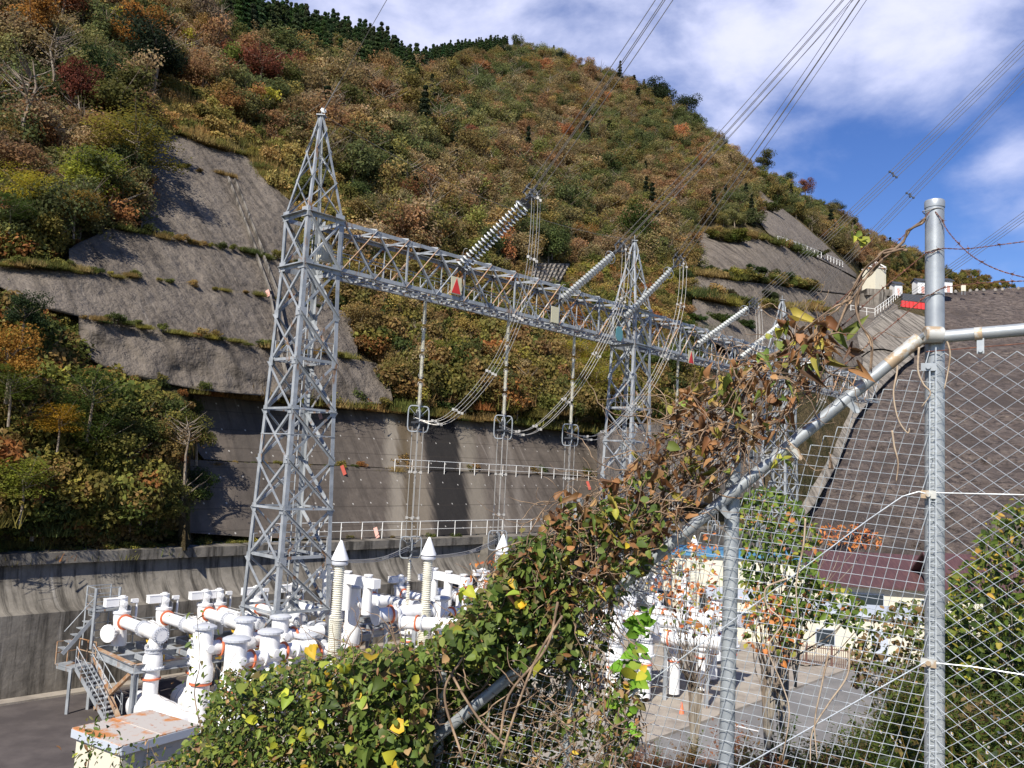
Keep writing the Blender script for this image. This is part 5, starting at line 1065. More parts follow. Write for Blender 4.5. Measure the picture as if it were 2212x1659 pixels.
# retaining parapet below the huts
p = hat(1958, 700, 205)
# low buildings in the yard
def yard(px, py): return G(px, py, -12)
p = W(1880, 1330, 76); house(p.x, p.y, -12, 13, 9, 3.6, -.12, 'cream', 'roofred', 'cream control building with a maroon roof behind the mesh', 'building', 'control_building', 'gable', 2.3, .7, (('f', -1.6, 2.4, 2.6, 1.2, 'glass'), ('f', 3.2, 2.2, 1.0, 1.2, 'glass'), ('f', -4.6, 2.2, 1.0, 1.2, 'glass')))
p = W(2110, 1330, 70); house(p.x, p.y, -12, 7, 7, 4.0, -.12, 'cream', 'roofred', 'cream annex with a maroon gable right of the tall post', 'building', 'control_annex', 'gable', 2.6, .7, (('f', 0, 2.2, 1.2, 1.3, 'glass'),))
p = W(1520, 1300, 74); house(p.x, p.y, -12, 15, 7, 5.6, -.1, 'cream', 'bluesheet', 'long cream shed with a blue roof left of the middle post', 'building', 'long_shed', 'flat', 1, .3, (('f', -4, 2, 1.6, 1.2, 'glass'), ('f', 0, 2, 1.6, 1.2, 'glass')))
p = W(1830, 1390, 62); house(p.x, p.y, -12, 9, 4, 3.0, -.12, 'cream', 'greysheet', 'low cream store with a pale corrugated roof in front of the control building', 'building', 'low_store', 'flat', 1, .35, (('f', -2, 1.4, 1.2, 1.0, 'glass'), ('f', 1.6, 1.1, 1.0, 2.0, 'greysheet')))
p = W(1600, 1400, 66); house(p.x, p.y, -12, 5, 4, 3.2, -.12, 'cream', 'greysheet', 'small cream store with a grey roof behind the sapling', 'building', 'low_store', 'flat', 1, .3, (('f', 0, 1.7, 1.2, 1.0, 'glass'),))
a = G(1690, 1432, -12); b = G(1850, 1452, -12); t = thing('yard_fence', a, 'low brown slatted fence at the edge of the pale yard', 'fence'); mb = MB()
for h in (.12, 1.25): mb.bar(a+Z*h, b+Z*h, .06)
mb.build('rail', 'brownfence', t); n = 42; mb = MB()
for i in range(n): q = lerp(a, b, i/(n-1)); mb.bar(q+Z*.05, q+Z*1.4, .035)
mb.build('pickets', 'brownfence', t)
for i in range(4): q = lerp(a, b, i/3); MB().bar(q, q+Z*1.5, .10).build('post', 'brownfence', t)
p = G(1472, 1547, -12); t = thing('traffic_cone', p, 'orange red traffic cone standing on the yard', 'cone'); MB().lathe(p, Z, [(.17, .03), (.15, .05), (.04, .68), (.02, .70)], 14).build('cone_body', 'orange', t, smooth=True); MB().box(p+Z*.015, (.2, .2, .015)).build('base', 'orange', t)
# ------------------------------------------------------------------ foreground: bank, fence, vines
Z = V((0, 0, 1)); RF = random.Random(5); rg = np.random.default_rng(5)
P1 = V((W(2018, 900, 3.5).x, 3.5, 0)); FD = V((-.925, .38, 0)).normalized(); FN = V((-.38, -.925, 0)).normalized()   # along the fence to the left; towards the camera
RD = V((.86, -.51, 0)).normalized(); RN = V((-.51, -.86, 0)).normalized()
def fp(px, py, off=0.0, right=False):
    n = RN if right else FN; o = P1 + n*off; r = ray(px, py); return r*(o.dot(n)/r.dot(n))
def railY(px): return 728+(1990-px)*(1559-728)/(1990-984)
def bankz(x, y):
    z = -2.0+.8*min(0, x-.9) + .02*min(0, y-4)
    if y < 3: z = -1.55 + (z+1.55)*max(0, min(1, (y-1.5)/1.5))
    e = 6.0 + .4*math.sin(x*1.3)+max(0, x-2.2)*1.3
    return max(-12.4, z-max(0, y-e)*1.25)
mb = MB(); xs = np.arange(-16, 22, .5); ys = np.arange(-6, 32, .5)
for x in xs:
    for y in ys: mb.v.append((x, y, bankz(x, y)+.05*math.sin(x*3.1+y*1.7)+.04*math.sin(x*5.3-y*4.1)))
ny = len(ys)
for i in range(len(xs)-1):
    for j in range(ny-1): a = i*ny+j; mb.f.append((a, a+ny, a+ny+1, a+1))
struct(mb.build('bank', 'bank', smooth='full'))
# ---- leaves
def leaf_template(wd, seg=4, fold=.25, curl=.12, heart=False):
    prof = {4: [(0, .0), (.22, .82), (.50, 1.0), (.78, .62), (1.0, 0)]}[4]
    if heart: prof = [(0, 0), (.06, .75), (.34, 1.05), (.70, .60), (1.0, 0)]
    vs = []; 
    for (t, w_) in prof:
        z = -curl*t*t
        if w_ == 0: vs.append((t, 0, z))
        else: vs += [(t-(.08 if heart and t < .1 else 0), -wd*w_, z+fold*wd*w_), (t, 0, z), (t-(.08 if heart and t < .1 else 0), wd*w_, z+fold*wd*w_)]
    fs = [(0, 1, 2), (0, 2, 3), (1, 4, 5, 2), (2, 5, 6, 3), (4, 7, 8, 5), (5, 8, 9, 6), (7, 10, 8), (8, 10, 9)]
    return np.array(vs), fs
TPL = {'ov': leaf_template(.33), 'heart': leaf_template(.46, heart=True), 'lan': leaf_template(.20), 'dead': leaf_template(.34, fold=1.1, curl=.6)}
def leafmesh(name, items, parent, palette_jit=.15, m='leaf'):
    """items: (pos, dir(normal bias), size, template, colour)"""
    mb = MB(); byt = {}
    for it in items: byt.setdefault(it[3], []).append(it)
    V_ = []; F_ = []; C_ = []; base = 0
    for tk, L_ in byt.items():
        tv, tf = TPL[tk]; n = len(L_); P = np.array([tuple(i[0]) for i in L_]); nb = np.array([tuple(i[1]) for i in L_]); s = np.array([i[2] for i in L_]); c = np.array([i[4] for i in L_])
        nrm = nb + rg.normal(size=(n, 3))*.55; nrm /= np.linalg.norm(nrm, axis=1)[:, None]
        ax = rg.normal(size=(n, 3))+np.array([0, 0, -.7]); ax -= nrm*(ax*nrm).sum(1)[:, None]; ax /= np.linalg.norm(ax, axis=1)[:, None]; b = np.cross(nrm, ax)
        tvv = tv[None]*s[:, None, None]
        tvv = tvv*np.stack([np.ones(n), rg.uniform(.8, 1.2, n), rg.uniform(.3, 3.6, n)], 1)[:, None, :]
        q = P[:, None, :] + tvv[..., 0:1]*ax[:, None, :] + tvv[..., 1:2]*b[:, None, :] + tvv[..., 2:3]*nrm[:, None, :]
        V_.append(q.reshape(-1, 3)); k = rg.uniform(1-palette_jit*1.6, 1+palette_jit*1.6, n)[:, None]
        cc_ = np.clip(c*k, 0, 1); ed = np.ones(len(tv)); ed[[1, 3, 4, 6]] = .9
        col = np.concatenate([cc_[:, None, :]*ed[None, :, None], np.ones((n, len(tv), 1))], 2); C_.append(col.reshape(-1, 4))
        for i in range(n):
            o = base+i*len(tv); F_ += [tuple(o+j for j in f) for f in tf]
        base += n*len(tv)
    mb.v = [tuple(p) for p in np.vstack(V_)]; mb.f = F_; mb.c = np.vstack(C_)
    return mb.build(name, m, parent, smooth='full')
PK = 1.12
GP = [((.070, .110, .026), 6), ((.105, .150, .036), 6), ((.040, .066, .020), 3), ((.16, .20, .045), 3.5), ((.28, .30, .05), .9), ((.40, .30, .035), .25), ((.22, .12, .06), 1.1), ((.34, .23, .13), .8), ((.14, .125, .05), 2.2)]
DP = [((.30, .28, .07), 1.2), ((.14, .18, .045), 1.0), ((.26, .14, .07), 4), ((.17, .085, .045), 4), ((.36, .22, .11), 2.5), ((.10, .055, .035), 2), ((.28, .25, .06), .8), ((.10, .14, .035), 1)]
OP = [((.42, .16, .05), 3), ((.50, .20, .08), 2), ((.32, .10, .05), 2), ((.12, .16, .04), 2), ((.30, .26, .05), 1)]
def inpolyrand(poly):
    xs = [p[0] for p in poly]; ys = [p[1] for p in poly]
    while True:
        x = RF.uniform(min(xs), max(xs)); y = RF.uniform(min(ys), max(ys))
        if inpoly(x, y, poly): return x, y
def lf(p, size, pal, tk=None, nb=(-.25, -.55, .75)):
    c = pick(pal, RF); tk = tk or RF.choice(['ov', 'ov', 'heart', 'lan', 'lan']); return (p, nb, size*.74*RF.uniform(.5, 1.3), tk, c)
# ---- the fence
fence = thing('chain_link_fence', fp(1585, 1500), 'galvanised chain link fence with a slanting rail stepping down the bank', 'fence')
def post(px0, py0, px1, py1, r, off=0, right=False, cap=False, m='pipe'):
    a = fp(px0, py0, off, right); b = fp(px1, py1, off, right); b = V((a.x, a.y, -3.6 if True else b.z)); mb = MB()
    mb.lathe(b, Z, [(r, 0), (r, a.z-b.z-.001)], 28); o = mb.build('post', m, fence, smooth=True)
    if cap: MB().lathe(a-Z*.028, Z, [(r*1.06, 0), (r*1.07, .004), (r*1.07, .024), (r*1.0, .032), (r*.3, .036)], 28).build('post_cap', 'pipe', o, smooth=True)
    return o
post(2019, 436, 2018, 1700, .0375, 0, cap=True)
post(1588, 815, 1580, 1700, .0325, 0, m='pipe_rust' if False else 'pipe')
post(1250, 1075, 1240, 1700, .024, -.05)
post(960, 1400, 950, 1700, .024, -.05)
ro = .065
a = fp(1986, 731, ro-.01); b = fp(984, 1559, ro); c2 = b+(b-a)*.35
mb = MB(); mb.tube([a, c2], .0262, 20); rail = mb.build('slanting_rail', 'pipe', fence, smooth=True)
mb = MB(); mb.tube([a-(c2-a).normalized()*-.0, a+(c2-a).normalized()*.16], .0275, 20); mb.build('worn_sleeve', 'pipe_rust', rail, smooth=True)
dr = (c2-a).normalized(); dn_ = (FN.cross(dr)).normalized(); dn_ = dn_ if dn_.z < 0 else -dn_
for k, pxk in enumerate((1822, 1700, 1548, 1320, 1180)):
    q = fp(pxk+6, railY(pxk+6)+2, ro); mb = MB(); mb.lathe(q-dr*.017, dr, [(.0262, 0), (.0295, .001), (.0295, .033), (.0262, .034)], 20)
    e = q+dn_*.066+FN*.0; mb.bar(q+dn_*.02+FN*.02, e+FN*.012, .028, .006, hint=FN); mb.cyl(e+FN*.006, e+FN*.024, .009, 8); mb.build('rail_clamp', 'pipe_rust' if k % 2 else 'pipe', rail, smooth=True)
a2 = fp(2040, 727, .05, True); b2 = fp(2212, 712, .05, True); e2_ = b2+(b2-a2)*6
mb = MB(); mb.tube([a2, e2_], .0255, 20); rr = mb.build('level_rail', 'pipe', fence, smooth=True)
q = fp(2113, 722, .05, True); d_ = (e2_-a2).normalized(); MB().lathe(q-d_*.014, d_, [(.0262, 0), (.0285, .001), (.0285, .028), (.0262, .029)], 20).build('rail_clamp', 'pipe_rust', rr, smooth=True)
q = fp(2118, 745, .06, True); mb = MB(); mb.bar(q+Z*.03, q-Z*.035, .026, .006, hint=RN); mb.cyl(q-Z*.025, q-Z*.025+RN*.02, .008, 8); mb.build('rail_tab', 'pipe', rr)
# cross collar holding the rails on the tall post
cz = fp(2018, 728, 0); mb = MB(); c_ = V((P1.x, P1.y, cz.z)); mb.lathe(c_-RD*.001+FN*.055-V((.045, 0, 0)), V((1, -.05, .0)), [(.03, 0), (.0345, .004), (.0345, .07), (.030, .075)], 20)
mb.lathe(c_-Z*.032, Z, [(.0375, 0), (.041, .001), (.041, .062), (.0375, .063)], 28); mb.build('collar', 'pipe_rust', fence, smooth=True)
mb = MB(); mb.tube([a, c_+FN*.055-V((.042, 0, 0))], .012, 8); mb.build('rail_hook', 'pipe', fence)
for py in (1068, 1432, 793):
    q = fp(2006, py, .045); mb = MB(); mb.box(q, (.028, .008, .016), (RD, RN, Z)); mb.cyl(q, q+RN*.016, .010, 10); mb.build('wire_clamp', 'pipe_rust' if py > 1000 else 'pipe', fence)
def fabric(org, dirx, nrm, e1, e2, keep, R, name, wob=0.0):
    mb = MB(); n = 0
    for c in R[0]:
        pts = []
        def flush():
            nonlocal pts
            if len(pts) > 1: mb.tube(pts, .0021, 4, cap=False)
            pts = []
        for k in R[1]:
            for (i, j, zo) in ((k, c-k, -1), (k+1, c-k, 1)):
                X = i*e2[0]+j*e1[0]; Y = i*e2[1]+j*e1[1]
                wv = wob*math.sin(X*7+Y*5); p = org + dirx*(X+wv) + Z*(Y+wob*.7*math.sin(X*5.1-Y*6.3)) 
                if not keep(p): flush(); continue
                # bent hook at every crossing
                p_ = p + nrm*(.0028*zo); 
                if pts: pts.append(p_)
                else: pts = [p_]
        flush()
    return mb.build(name, 'meshwire', fence)
def proj(p):
    q = V(p); d_ = q.dot(fw); return 1106+F*q.dot(rt)/d_, 829.5-F*q.dot(upv)/d_
def keepL(p):
    x, y = proj(p)
    return p.z > -2.35+.8*min(0, p.x-.9) and x < 2016 and y > railY(x)+30+ (0 if x < 1900 else 10)
def keepR(p):
    x, y = proj(p); return x > 1996 and y > 748 and x < 2420 and p.z > -2.2
orgL = P1+FN*.045; am = .0425
fabric(orgL, -FD, FN, (.012*am/.045, am), (am*.998, -.06*am), keepL, (range(-100, 22), range(-78, 44)), 'mesh_fabric', .003)
fabric(P1+RN*.045, RD, RN, (.0425, .0325), (.0425, -.0325), keepR, (range(-6, 46), range(-66, 76)), 'mesh_fabric', .001)
def wire(pts, r, m, name, par): return MB().tube(pts, r, 6).build(name, m, par, smooth=True)
wire([fp(1999, 1066, .05), fp(1985, 1062, .05), fp(1950, 1072, .05), fp(1878, 1121, .05), fp(1604, 1325, .05), fp(1300, 1548, .05)], .0026, 'meshwire', 'tension_wire', fence)
wire([fp(1999, 1430, .05), fp(1604, 1656, .05), fp(1500, 1720, .05)], .0026, 'meshwire', 'tension_wire', fence)
wire([fp(1965, 745, .05), fp(1890, 812, .05), fp(1760, 908, .05), fp(1640, 1010, .05), fp(1400, 1205, .05)], .0024, 'meshwire', 'tension_wire', fence)
wire([fp(1999, 1064, .05, True), fp(2212, 1069, .05, True), fp(2400, 1074, .05, True)], .0026, 'meshwire', 'tension_wire', fence)
wire([fp(1999, 1430, .05, True), fp(2100, 1440, .05, True), fp(2212, 1458, .05, True), fp(2400, 1480, .05, True)], .0026, 'meshwire', 'tension_wire', fence)
wire([fp(2000, 760, .05, True), fp(2212, 742, .05, True), fp(2400, 728, .05, True)], .0022, 'barb', 'tension_wire', fence)
mb = MB()
for i in range(70):     # lacing bar and loops down the tall post
    y = 800+i*13.5; q = fp(2011+6*(i % 2), y, .047); mb.tube([q-RD*.012, q+RN*.006, q+RD*.012], .0018, 4)
mb.bar(fp(2008, 790, .05), V((fp(2008, 790, .05).x, fp(2008, 790, .05).y, -2.2)), .006, .004); mb.bar(fp(2021, 750, .05), V((fp(2021, 750, .05).x, fp(2021, 750, .05).y, -2.2)), .007, .004); mb.build('lacing_bar', 'meshwire', fence)
# ---- barbed wire
def barbed(pts, label, right=False, off=.0, bars=.105, ph=0):
    P = bez([fp(x, y, off, right) for x, y in pts], 40); mb = MB(); L_ = [0]
    for a_, b_ in zip(P, P[1:]): L_.append(L_[-1]+(b_-a_).length)
    tot = L_[-1]; N_ = int(tot/.006)
    def at(d): i = max(0, min(len(P)-2, int(np.searchsorted(L_, d))-1)); return lerp(P[i], P[i+1], (d-L_[i])/max(1e-6, L_[i+1]-L_[i])), (P[i+1]-P[i]).normalized()
    for s_ in (0, math.pi):
        pts_ = []
        for k in range(N_+1):
            p, t_ = at(tot*k/N_); n_ = t_.cross(Z).normalized(); m_ = n_.cross(t_); g = k*.006*2*math.pi/.042+s_; pts_.append(p+(n_*math.cos(g)+m_*math.sin(g))*.0017)
        mb.tube(pts_, .0013, 4)
    d = ph
    while d < tot:
        p, t_ = at(d); n_ = t_.cross(Z).normalized(); m_ = n_.cross(t_)
        mb.tube([p-t_*.005+n_*.003, p+m_*.0035, p+t_*.005-n_*.003], .0028, 5)
        for s_ in range(4): g = s_*1.57+RF.uniform(-.4, .4); w_ = (n_*math.cos(g)+m_*math.sin(g)+t_*RF.uniform(-.5, .5)).normalized(); mb.tube([p, p+w_*.016], [.0013, .0004], 4)
        d += bars
    o = mb.build('barbed_wire', 'barb'); tag(o, label, 'barbed wire', 'rusty barbed wires')
barbed([(2020,457),(2034,474),(2048,500),(2079,535),(2110,560),(2156,583),(2212,599),(2280,612)], 'rusty barbed wire sagging from the top of the tall post to the right', True, .04, .12, .05)
barbed([(2012,547),(2034,537),(2080,538),(2128,533),(2212,522),(2300,512)], 'rusty barbed wire stretching level to the right against the sky', True, .045, .11, .03)
barbed([(2010,637),(2038,622),(2090,614),(2142,610),(2212,607),(2300,604)], 'rusty barbed wire stretching right just over the dam crest', True, .045, .12, .06)
barbed([(2012,547),(2000,547),(1953,586),(1913,618),(1879,648),(1828,696),(1778,743),(1725,800),(1600,915),(1500,1010)], 'rusty barbed wire running down left from the middle of the tall post', False, .045, .11, .02)
barbed([(2010,637),(2000,640),(1965,670),(1923,705),(1879,741),(1818,793),(1750,846),(1650,930),(1540,1030),(1440,1120)], 'rusty barbed wire running down left nearest above the slanting rail', False, .045, .12, .04)
barbed([(2008,457),(1990,480),(1960,502),(1900,560),(1840,625),(1770,690),(1690,770),(1600,860)], 'rusty barbed wire wrapped in brown vine left of the tall post top', False, .045, .12, .04)
for py in (457, 545, 640):
    q = fp(2016, py, .0); mb = MB(); mb.tube([q+V((math.cos(g)*.041, math.sin(g)*.041, .004*math.sin(3*g))) for g in np.linspace(0, 6.28, 20)], .0022, 5); mb.build('wire_tie', 'cond', fence)
# ---- vine stems and dead leaves along the rail
TANG = [(1150,1150),(1180,1085),(1240,1070),(1290,1060),(1370,985),(1420,930),(1460,850),(1500,820),(1560,785),(1640,770),(1700,735),(1760,700),(1800,705),(1790,780),(1740,850),(1700,905),(1640,960),(1590,1010),(1540,1060),(1480,1120),(1420,1190),(1330,1250),(1220,1330),(1120,1330),(1080,1240)]
def walk(px, py, ang, n, step, jit, off, w0, w1, grav=0, curl=0):
    P = []; r = []; o = off
    for k in range(n):
        P.append(fp(px, py, o)); r.append(w0*(1-k/n)+w1*k/n); ang += RF.gauss(0, jit)+curl; px += math.cos(ang)*step; py += math.sin(ang)*step+grav*k; o = max(-.25, min(.32, o+RF.gauss(0, .012)))
    return P, r
vine = thing('dead_vine_tangle', fp(1480, 1100, .1), 'tangle of brown dead vines hanging over the upper slanting rail', 'vine')
mb = MB()
for k in range(430):
    x, y = inpolyrand(TANG); P_, r_ = walk(x, y, RF.choice([2.45, -.7, 2.5, 2.2, -.5])+RF.gauss(0, .5), RF.randint(7, 18), RF.uniform(8, 15), .30, RF.uniform(-.12, .26), RF.uniform(.0016, .0042), .0008, 0, RF.gauss(0, .05)); mb.tube(P_, r_, 5)
mains = [[(2000,470),(1990,482),(1962,500),(1948,520),(1905,562),(1880,590),(1862,612),(1838,640),(1810,665),(1770,690),(1730,720),(1680,770)],[(1955,540),(1930,536),(1905,545),(1890,560),(1872,578),(1850,612),(1830,640),(1805,668)],[(1838,640),(1820,690),(1800,740),(1775,800),(1770,860)],[(1700,750),(1620,800),(1560,850),(1500,930),(1430,990),(1340,1060),(1260,1130),(1200,1220)],
     [(1760,720),(1690,790),(1640,860),(1560,910),(1500,960),(1450,1030),(1400,1110),(1330,1180),(1270,1260)],[(1640,790),(1610,850),(1590,920),(1600,980),(1570,1030),(1520,1060)],[(1720,760),(1700,800),(1712,850),(1680,900),(1640,925),(1560,935),(1480,985)],[(1480,1000),(1500,1040),(1560,1070),(1600,1075)],[(1250,1100),(1310,1110),(1400,1090),(1470,1040),(1530,1020)],[(1200,1180),(1280,1210),(1330,1260),(1300,1310),(1250,1360)],
     [(1860,620),(1850,660),(1862,700),(1880,740),(1878,800)],[(1905,548),(1950,535),(1948,536)],[(1796,1010),(1792,980)]]
for mpts in mains:
    for q in range(2):
        o = RF.uniform(.03, .12); P_ = bez([fp(x+RF.uniform(-5, 5), y+RF.uniform(-5, 5), o+RF.uniform(-.03, .03)) for x, y in mpts], 30); mb.tube(P_, [.0055*(1-.6*i/len(P_)) for i in range(len(P_))], 6)
mb.build('stems', 'twig', vine, smooth='full')
items = []
for k in range(950):
    x, y = inpolyrand(TANG); d = RF.uniform(-.1, .28); items.append(lf(fp(x, y, d), .062 if RF.random() < .5 else .042, DP, 'dead' if RF.random() < .7 else 'heart', (-.3, -.5, .5)))
for (x, y) in ((1790,705),(1835,760),(1850,800),(1800,770),(1740,720),(1765,760),(1700,700),(1720,690),(1820,720),(1690,860),(1590,880),(1600,820),(1500,870),(1790,745)):
    for k in range(2): items.append(lf(fp(x+RF.uniform(-10, 10), y+RF.uniform(-8, 8), .08), .085, DP, 'dead', (-.3, -.7, .3)))
leafmesh('dead_leaves', items, vine); 
items = []
for (x, y) in ((1668,735),(1700,740),(1680,760),(1655,770),(1690,700),(1560,850),(1480,880),(1450,940),(1590,890),(1400,1030),(1290,1120),(1350,1100),(1500,1000),(1870,510),(1850,505),(1700,985),(1690,1000)):
    for k in range(3): items.append(lf(fp(x+RF.uniform(-14, 14), y+RF.uniform(-10, 10), .1), .06, [((.16, .22, .05), 2), ((.34, .34, .06), 1)], 'heart', (-.3, -.6, .5)))
leafmesh('living_leaves', items, vine)
# dry twigs caught in the mesh
for (pts, lb) in (([(1935,760),(1938,800),(1930,850),(1940,905),(1960,935),(1965,925)], 'dry pale vine hanging in the mesh left of the tall post'), ([(1927,930),(1932,965),(1940,1000),(1936,1040)], 'crooked dry twig hanging in the middle of the mesh'), ([(1985,750),(1983,800),(1995,830),(2010,850),(1990,880)], 'thin vine curling round the tall post below the collar'), ([(2045,735),(2052,760),(2050,790),(2040,840)], 'thin vine hanging under the level rail right of the tall post'),
        ([(1700,1250),(1655,1270),(1658,1310),(1690,1345),(1660,1400),(1690,1480),(1705,1540),(1690,1640)], 'long pale vine stem wandering down the mesh beside the middle post'), ([(1790,1410),(1775,1480),(1760,1560),(1765,1640)], 'pale vine stem rising in the lower mesh'), ([(1835,1400),(1830,1460),(1790,1520),(1755,1580),(1750,1650)], 'pale slanting vine stem low in the mesh'), ([(1740,1120),(1735,1180),(1720,1260),(1725,1340)], 'thin upright vine stem in front of the green sapling')):
    P_ = bez([fp(x, y, .055+RF.uniform(0, .02)) for x, y in pts], 30); o = MB().tube(P_, [.0045*(1-.5*i/len(P_)) for i in range(len(P_))], 6).build('dry_vine', 'twig', smooth='full'); o.data.materials[0] = M['dryvine'] if 'dryvine' in M else M['twig']; tag(o, lb, 'vine')
# ---- leafy hedge over the lower fence
HED = [(300,1720),(345,1659),(400,1610),(440,1580),(452,1520),(478,1480),(500,1460),(560,1462),(610,1440),(660,1425),(720,1432),(760,1412),(830,1412),(880,1398),(915,1405),(950,1378),(985,1352),(1015,1310),(1055,1285),(1080,1235),(1105,1195),(1130,1165),(1180,1170),(1210,1240),(1240,1330),(1260,1420),(1235,1500),(1235,1600),(1250,1720)]
hedge = thing('leafy_vine_hedge', fp(850, 1500), 'dense green vine hedge with yellow heart shaped leaves covering the lower fence', 'hedge')
items = []
def hoff(x, y):
    top = 1400-(x-700)*.0; return 0
HEDC = HED
n_l = 0
while n_l < 19000:
    x, y = inpolyrand(HED)
    dens = 1.0
    if x > 1100: dens = .42 if y > 1360 else .8
    if x > 930 and y > 1440: dens *= .62
    if RF.random() > dens: continue
    n_l += 1; d = (RF.uniform(-.55, .38) if x < 1080 else RF.uniform(-.2, .25)) if not (x > 930 and y > 1440) else RF.uniform(-.6, .03); big = RF.random() < .09
    dark = x < 760
    items.append(lf(fp(x, y, d), .088 if big else (.058 if not dark else .05), GP, ('heart' if big else None) if not dark or RF.random() < .3 else 'lan', (-.2, -.45, .85)))
for k in range(500):     # straggling edge
    i = RF.randint(2, 20); a_, b_ = HED[i], HED[i+1]; t_ = RF.random(); x = a_[0]*(1-t_)+b_[0]*t_; y = a_[1]*(1-t_)+b_[1]*t_; items.append(lf(fp(x+RF.gauss(0, 9), y-abs(RF.gauss(0, 12)), RF.uniform(-.3, .3)), .045, GP))
for (x, y) in ((675,1400),(700,1450),(720,1470),(760,1475),(785,1500),(700,1560),(560,1560),(590,1600),(640,1590),(595,1640),(850,1640),(870,1560),(620,1500),(740,1440),(1010,1190+80),(1120,1290),(1130,1310),(1370,1400),(1360,1440),(1390,1450)):
    for k in range(2): items.append(lf(fp(x+RF.uniform(-9, 9), y+RF.uniform(-9, 9), .36), .075, [((.42, .43, .05), 3), ((.28, .36, .06), 2), ((.55, .38, .04), 1)], 'heart', (-.2, -.9, .35)))
leafmesh('leaves', items, hedge)
mb = MB()
for k in range(520):
    x, y = inpolyrand(HED); 
    if k % 2: x = RF.uniform(700, 1240); y = RF.uniform(1420, 1680)
    P_, r_ = walk(x, y, RF.uniform(0, 6.28), RF.randint(5, 14), RF.uniform(9, 20), .3, RF.uniform(-.45, .3), RF.uniform(.0018, .0045), .001); mb.tube(P_, r_, 4)
for (pts) in ([(790,1520),(830,1600),(860,1680)],[(975,1455),(1000,1500),(1040,1560),(1090,1610)],[(1080,1640),(1120,1520),(1160,1420),(1215,1330)],[(1000,1640),(960,1500),(1000,1420)],[(1205,1300),(1180,1400),(1100,1500),(1080,1600)]):
    P_ = bez([fp(x, y, .3) for x, y in pts], 16); mb.tube(P_, .006, 6)
mb.build('stems', 'twig', hedge, smooth='full')
# middle strip: sparse leaves and stems below the rail between the posts
SP1 = [(1180,1120),(1300,1080),(1420,1080),(1440,1130),(1400,1230),(1340,1290),(1270,1340),(1220,1330),(1160,1250)]
SP2 = [(1225,1320),(1300,1290),(1330,1330),(1310,1420),(1400,1500),(1380,1600),(1340,1700),(1235,1700)]
mv = thing('climbing_vine', fp(1330, 1350), 'green and brown creeper climbing around the thin post under the slanting rail', 'vine'); items = []
for k in range(900): x, y = inpolyrand(SP1); items.append(lf(fp(x, y, RF.uniform(-.15, .3)), .05, GP+DP[:4]+GP[:3], None if RF.random() < .8 else 'dead'))
for k in range(800): x, y = inpolyrand(SP2); items.append(lf(fp(x, y, RF.uniform(-.25, .15)), .048, GP+DP[:3]))
for (x, y) in ((1370,1345),(1385,1370),(1400,1330),(1355,1440),(1375,1460),(1345,1420),(1340,1520),(1360,1550),(1380,1400),(1290,1130),(1300,1160),(1225,1160)):
    for k in range(5): items.append(lf(fp(x+RF.gauss(0, 12), y+RF.gauss(0, 12), .09), .07, [((.12, .26, .03), 3), ((.2, .32, .04), 1)], 'heart', (-.3, -.7, .5)))
leafmesh('leaves', items, mv); mb = MB()
for k in range(260):
    x, y = inpolyrand(SP1 if k % 2 else SP2); P_, r_ = walk(x, y, RF.choice([1.4, 1.8, 2.4, 2.0])+RF.gauss(0, .4), RF.randint(6, 16), RF.uniform(9, 16), .25, RF.uniform(-.2, .2), RF.uniform(.0015, .005), .001); mb.tube(P_, r_, 5)
mb.build('stems', 'twig', mv, smooth='full')
# ---- plants on the bank behind the mesh
def bush(name, label, cat, polys, foot, Y, pal, n, size, dz=.6, stems=14, tk=None, trunk=.02):
    t = thing(name, W(*foot, Y), label, cat); items = []
    for k in range(n):
        x, y = inpolyrand(polys); yy = Y+RF.uniform(-dz, dz); items.append(lf(W(x, y, yy), size, pal, tk))
    leafmesh('leaves', items, t); mb = MB(); b_ = W(*foot, Y)
    for k in range(stems):
        x, y = inpolyrand(polys); e = W(x, y, Y+RF.uniform(-dz, dz)); mid = lerp(b_, e, .5)+V((RF.uniform(-.1, .1), 0, RF.uniform(-.05, .15))); mb.tube(bez([b_-Z*.3, b_+Z*.2+V((RF.uniform(-.05, .05), 0, 0)), mid, e], 10), [(trunk if k == 0 else trunk*.42)*(1-.75*i/10) if i < 10 else .002 for i in range(len(bez([b_, b_+Z, mid, e], 10)))], 5)
    mb.build('stems', 'bark', t, smooth='full'); return t
bush('sapling', 'green sapling with orange tips standing behind the mesh beside the middle post', 'tree', [(1600,1075),(1650,1040),(1720,1080),(1770,1150),(1760,1240),(1860,1290),(1870,1360),(1760,1340),(1700,1400),(1640,1330),(1600,1250)], (1690,1500), 6.6, [((.08, .13, .025), 5), ((.13, .19, .035), 4), ((.05, .085, .02), 3), ((.38, .17, .06), 1.3), ((.26, .25, .05), 1)], 1500, .07, .5, 22, 'ov', .022)
bush('autumn_shrub', 'spray of orange compound leaves in front of the maroon roof', 'shrub', [(1770,1135),(1840,1130),(1900,1150),(1905,1175),(1860,1180),(1800,1185),(1765,1165)], (1720,1400), 6.9, OP[:3], 170, .06, .2, 7, 'lan', .012)
bush('autumn_shrub', 'twiggy shrub with rust red leaves behind the mesh left of the middle post', 'shrub', [(1440,1180),(1545,1150),(1560,1250),(1570,1330),(1500,1380),(1440,1350),(1400,1260)], (1500,1560), 6.4, OP, 330, .055, .5, 34, None, .012)
bush('autumn_shrub', 'sparse shrub with rust coloured leaves right of the middle post foot', 'shrub', [(1600,1260),(1680,1280),(1740,1380),(1700,1440),(1610,1390)], (1660,1560), 6.0, OP+DP[:2], 220, .06, .4, 22, None, .014)
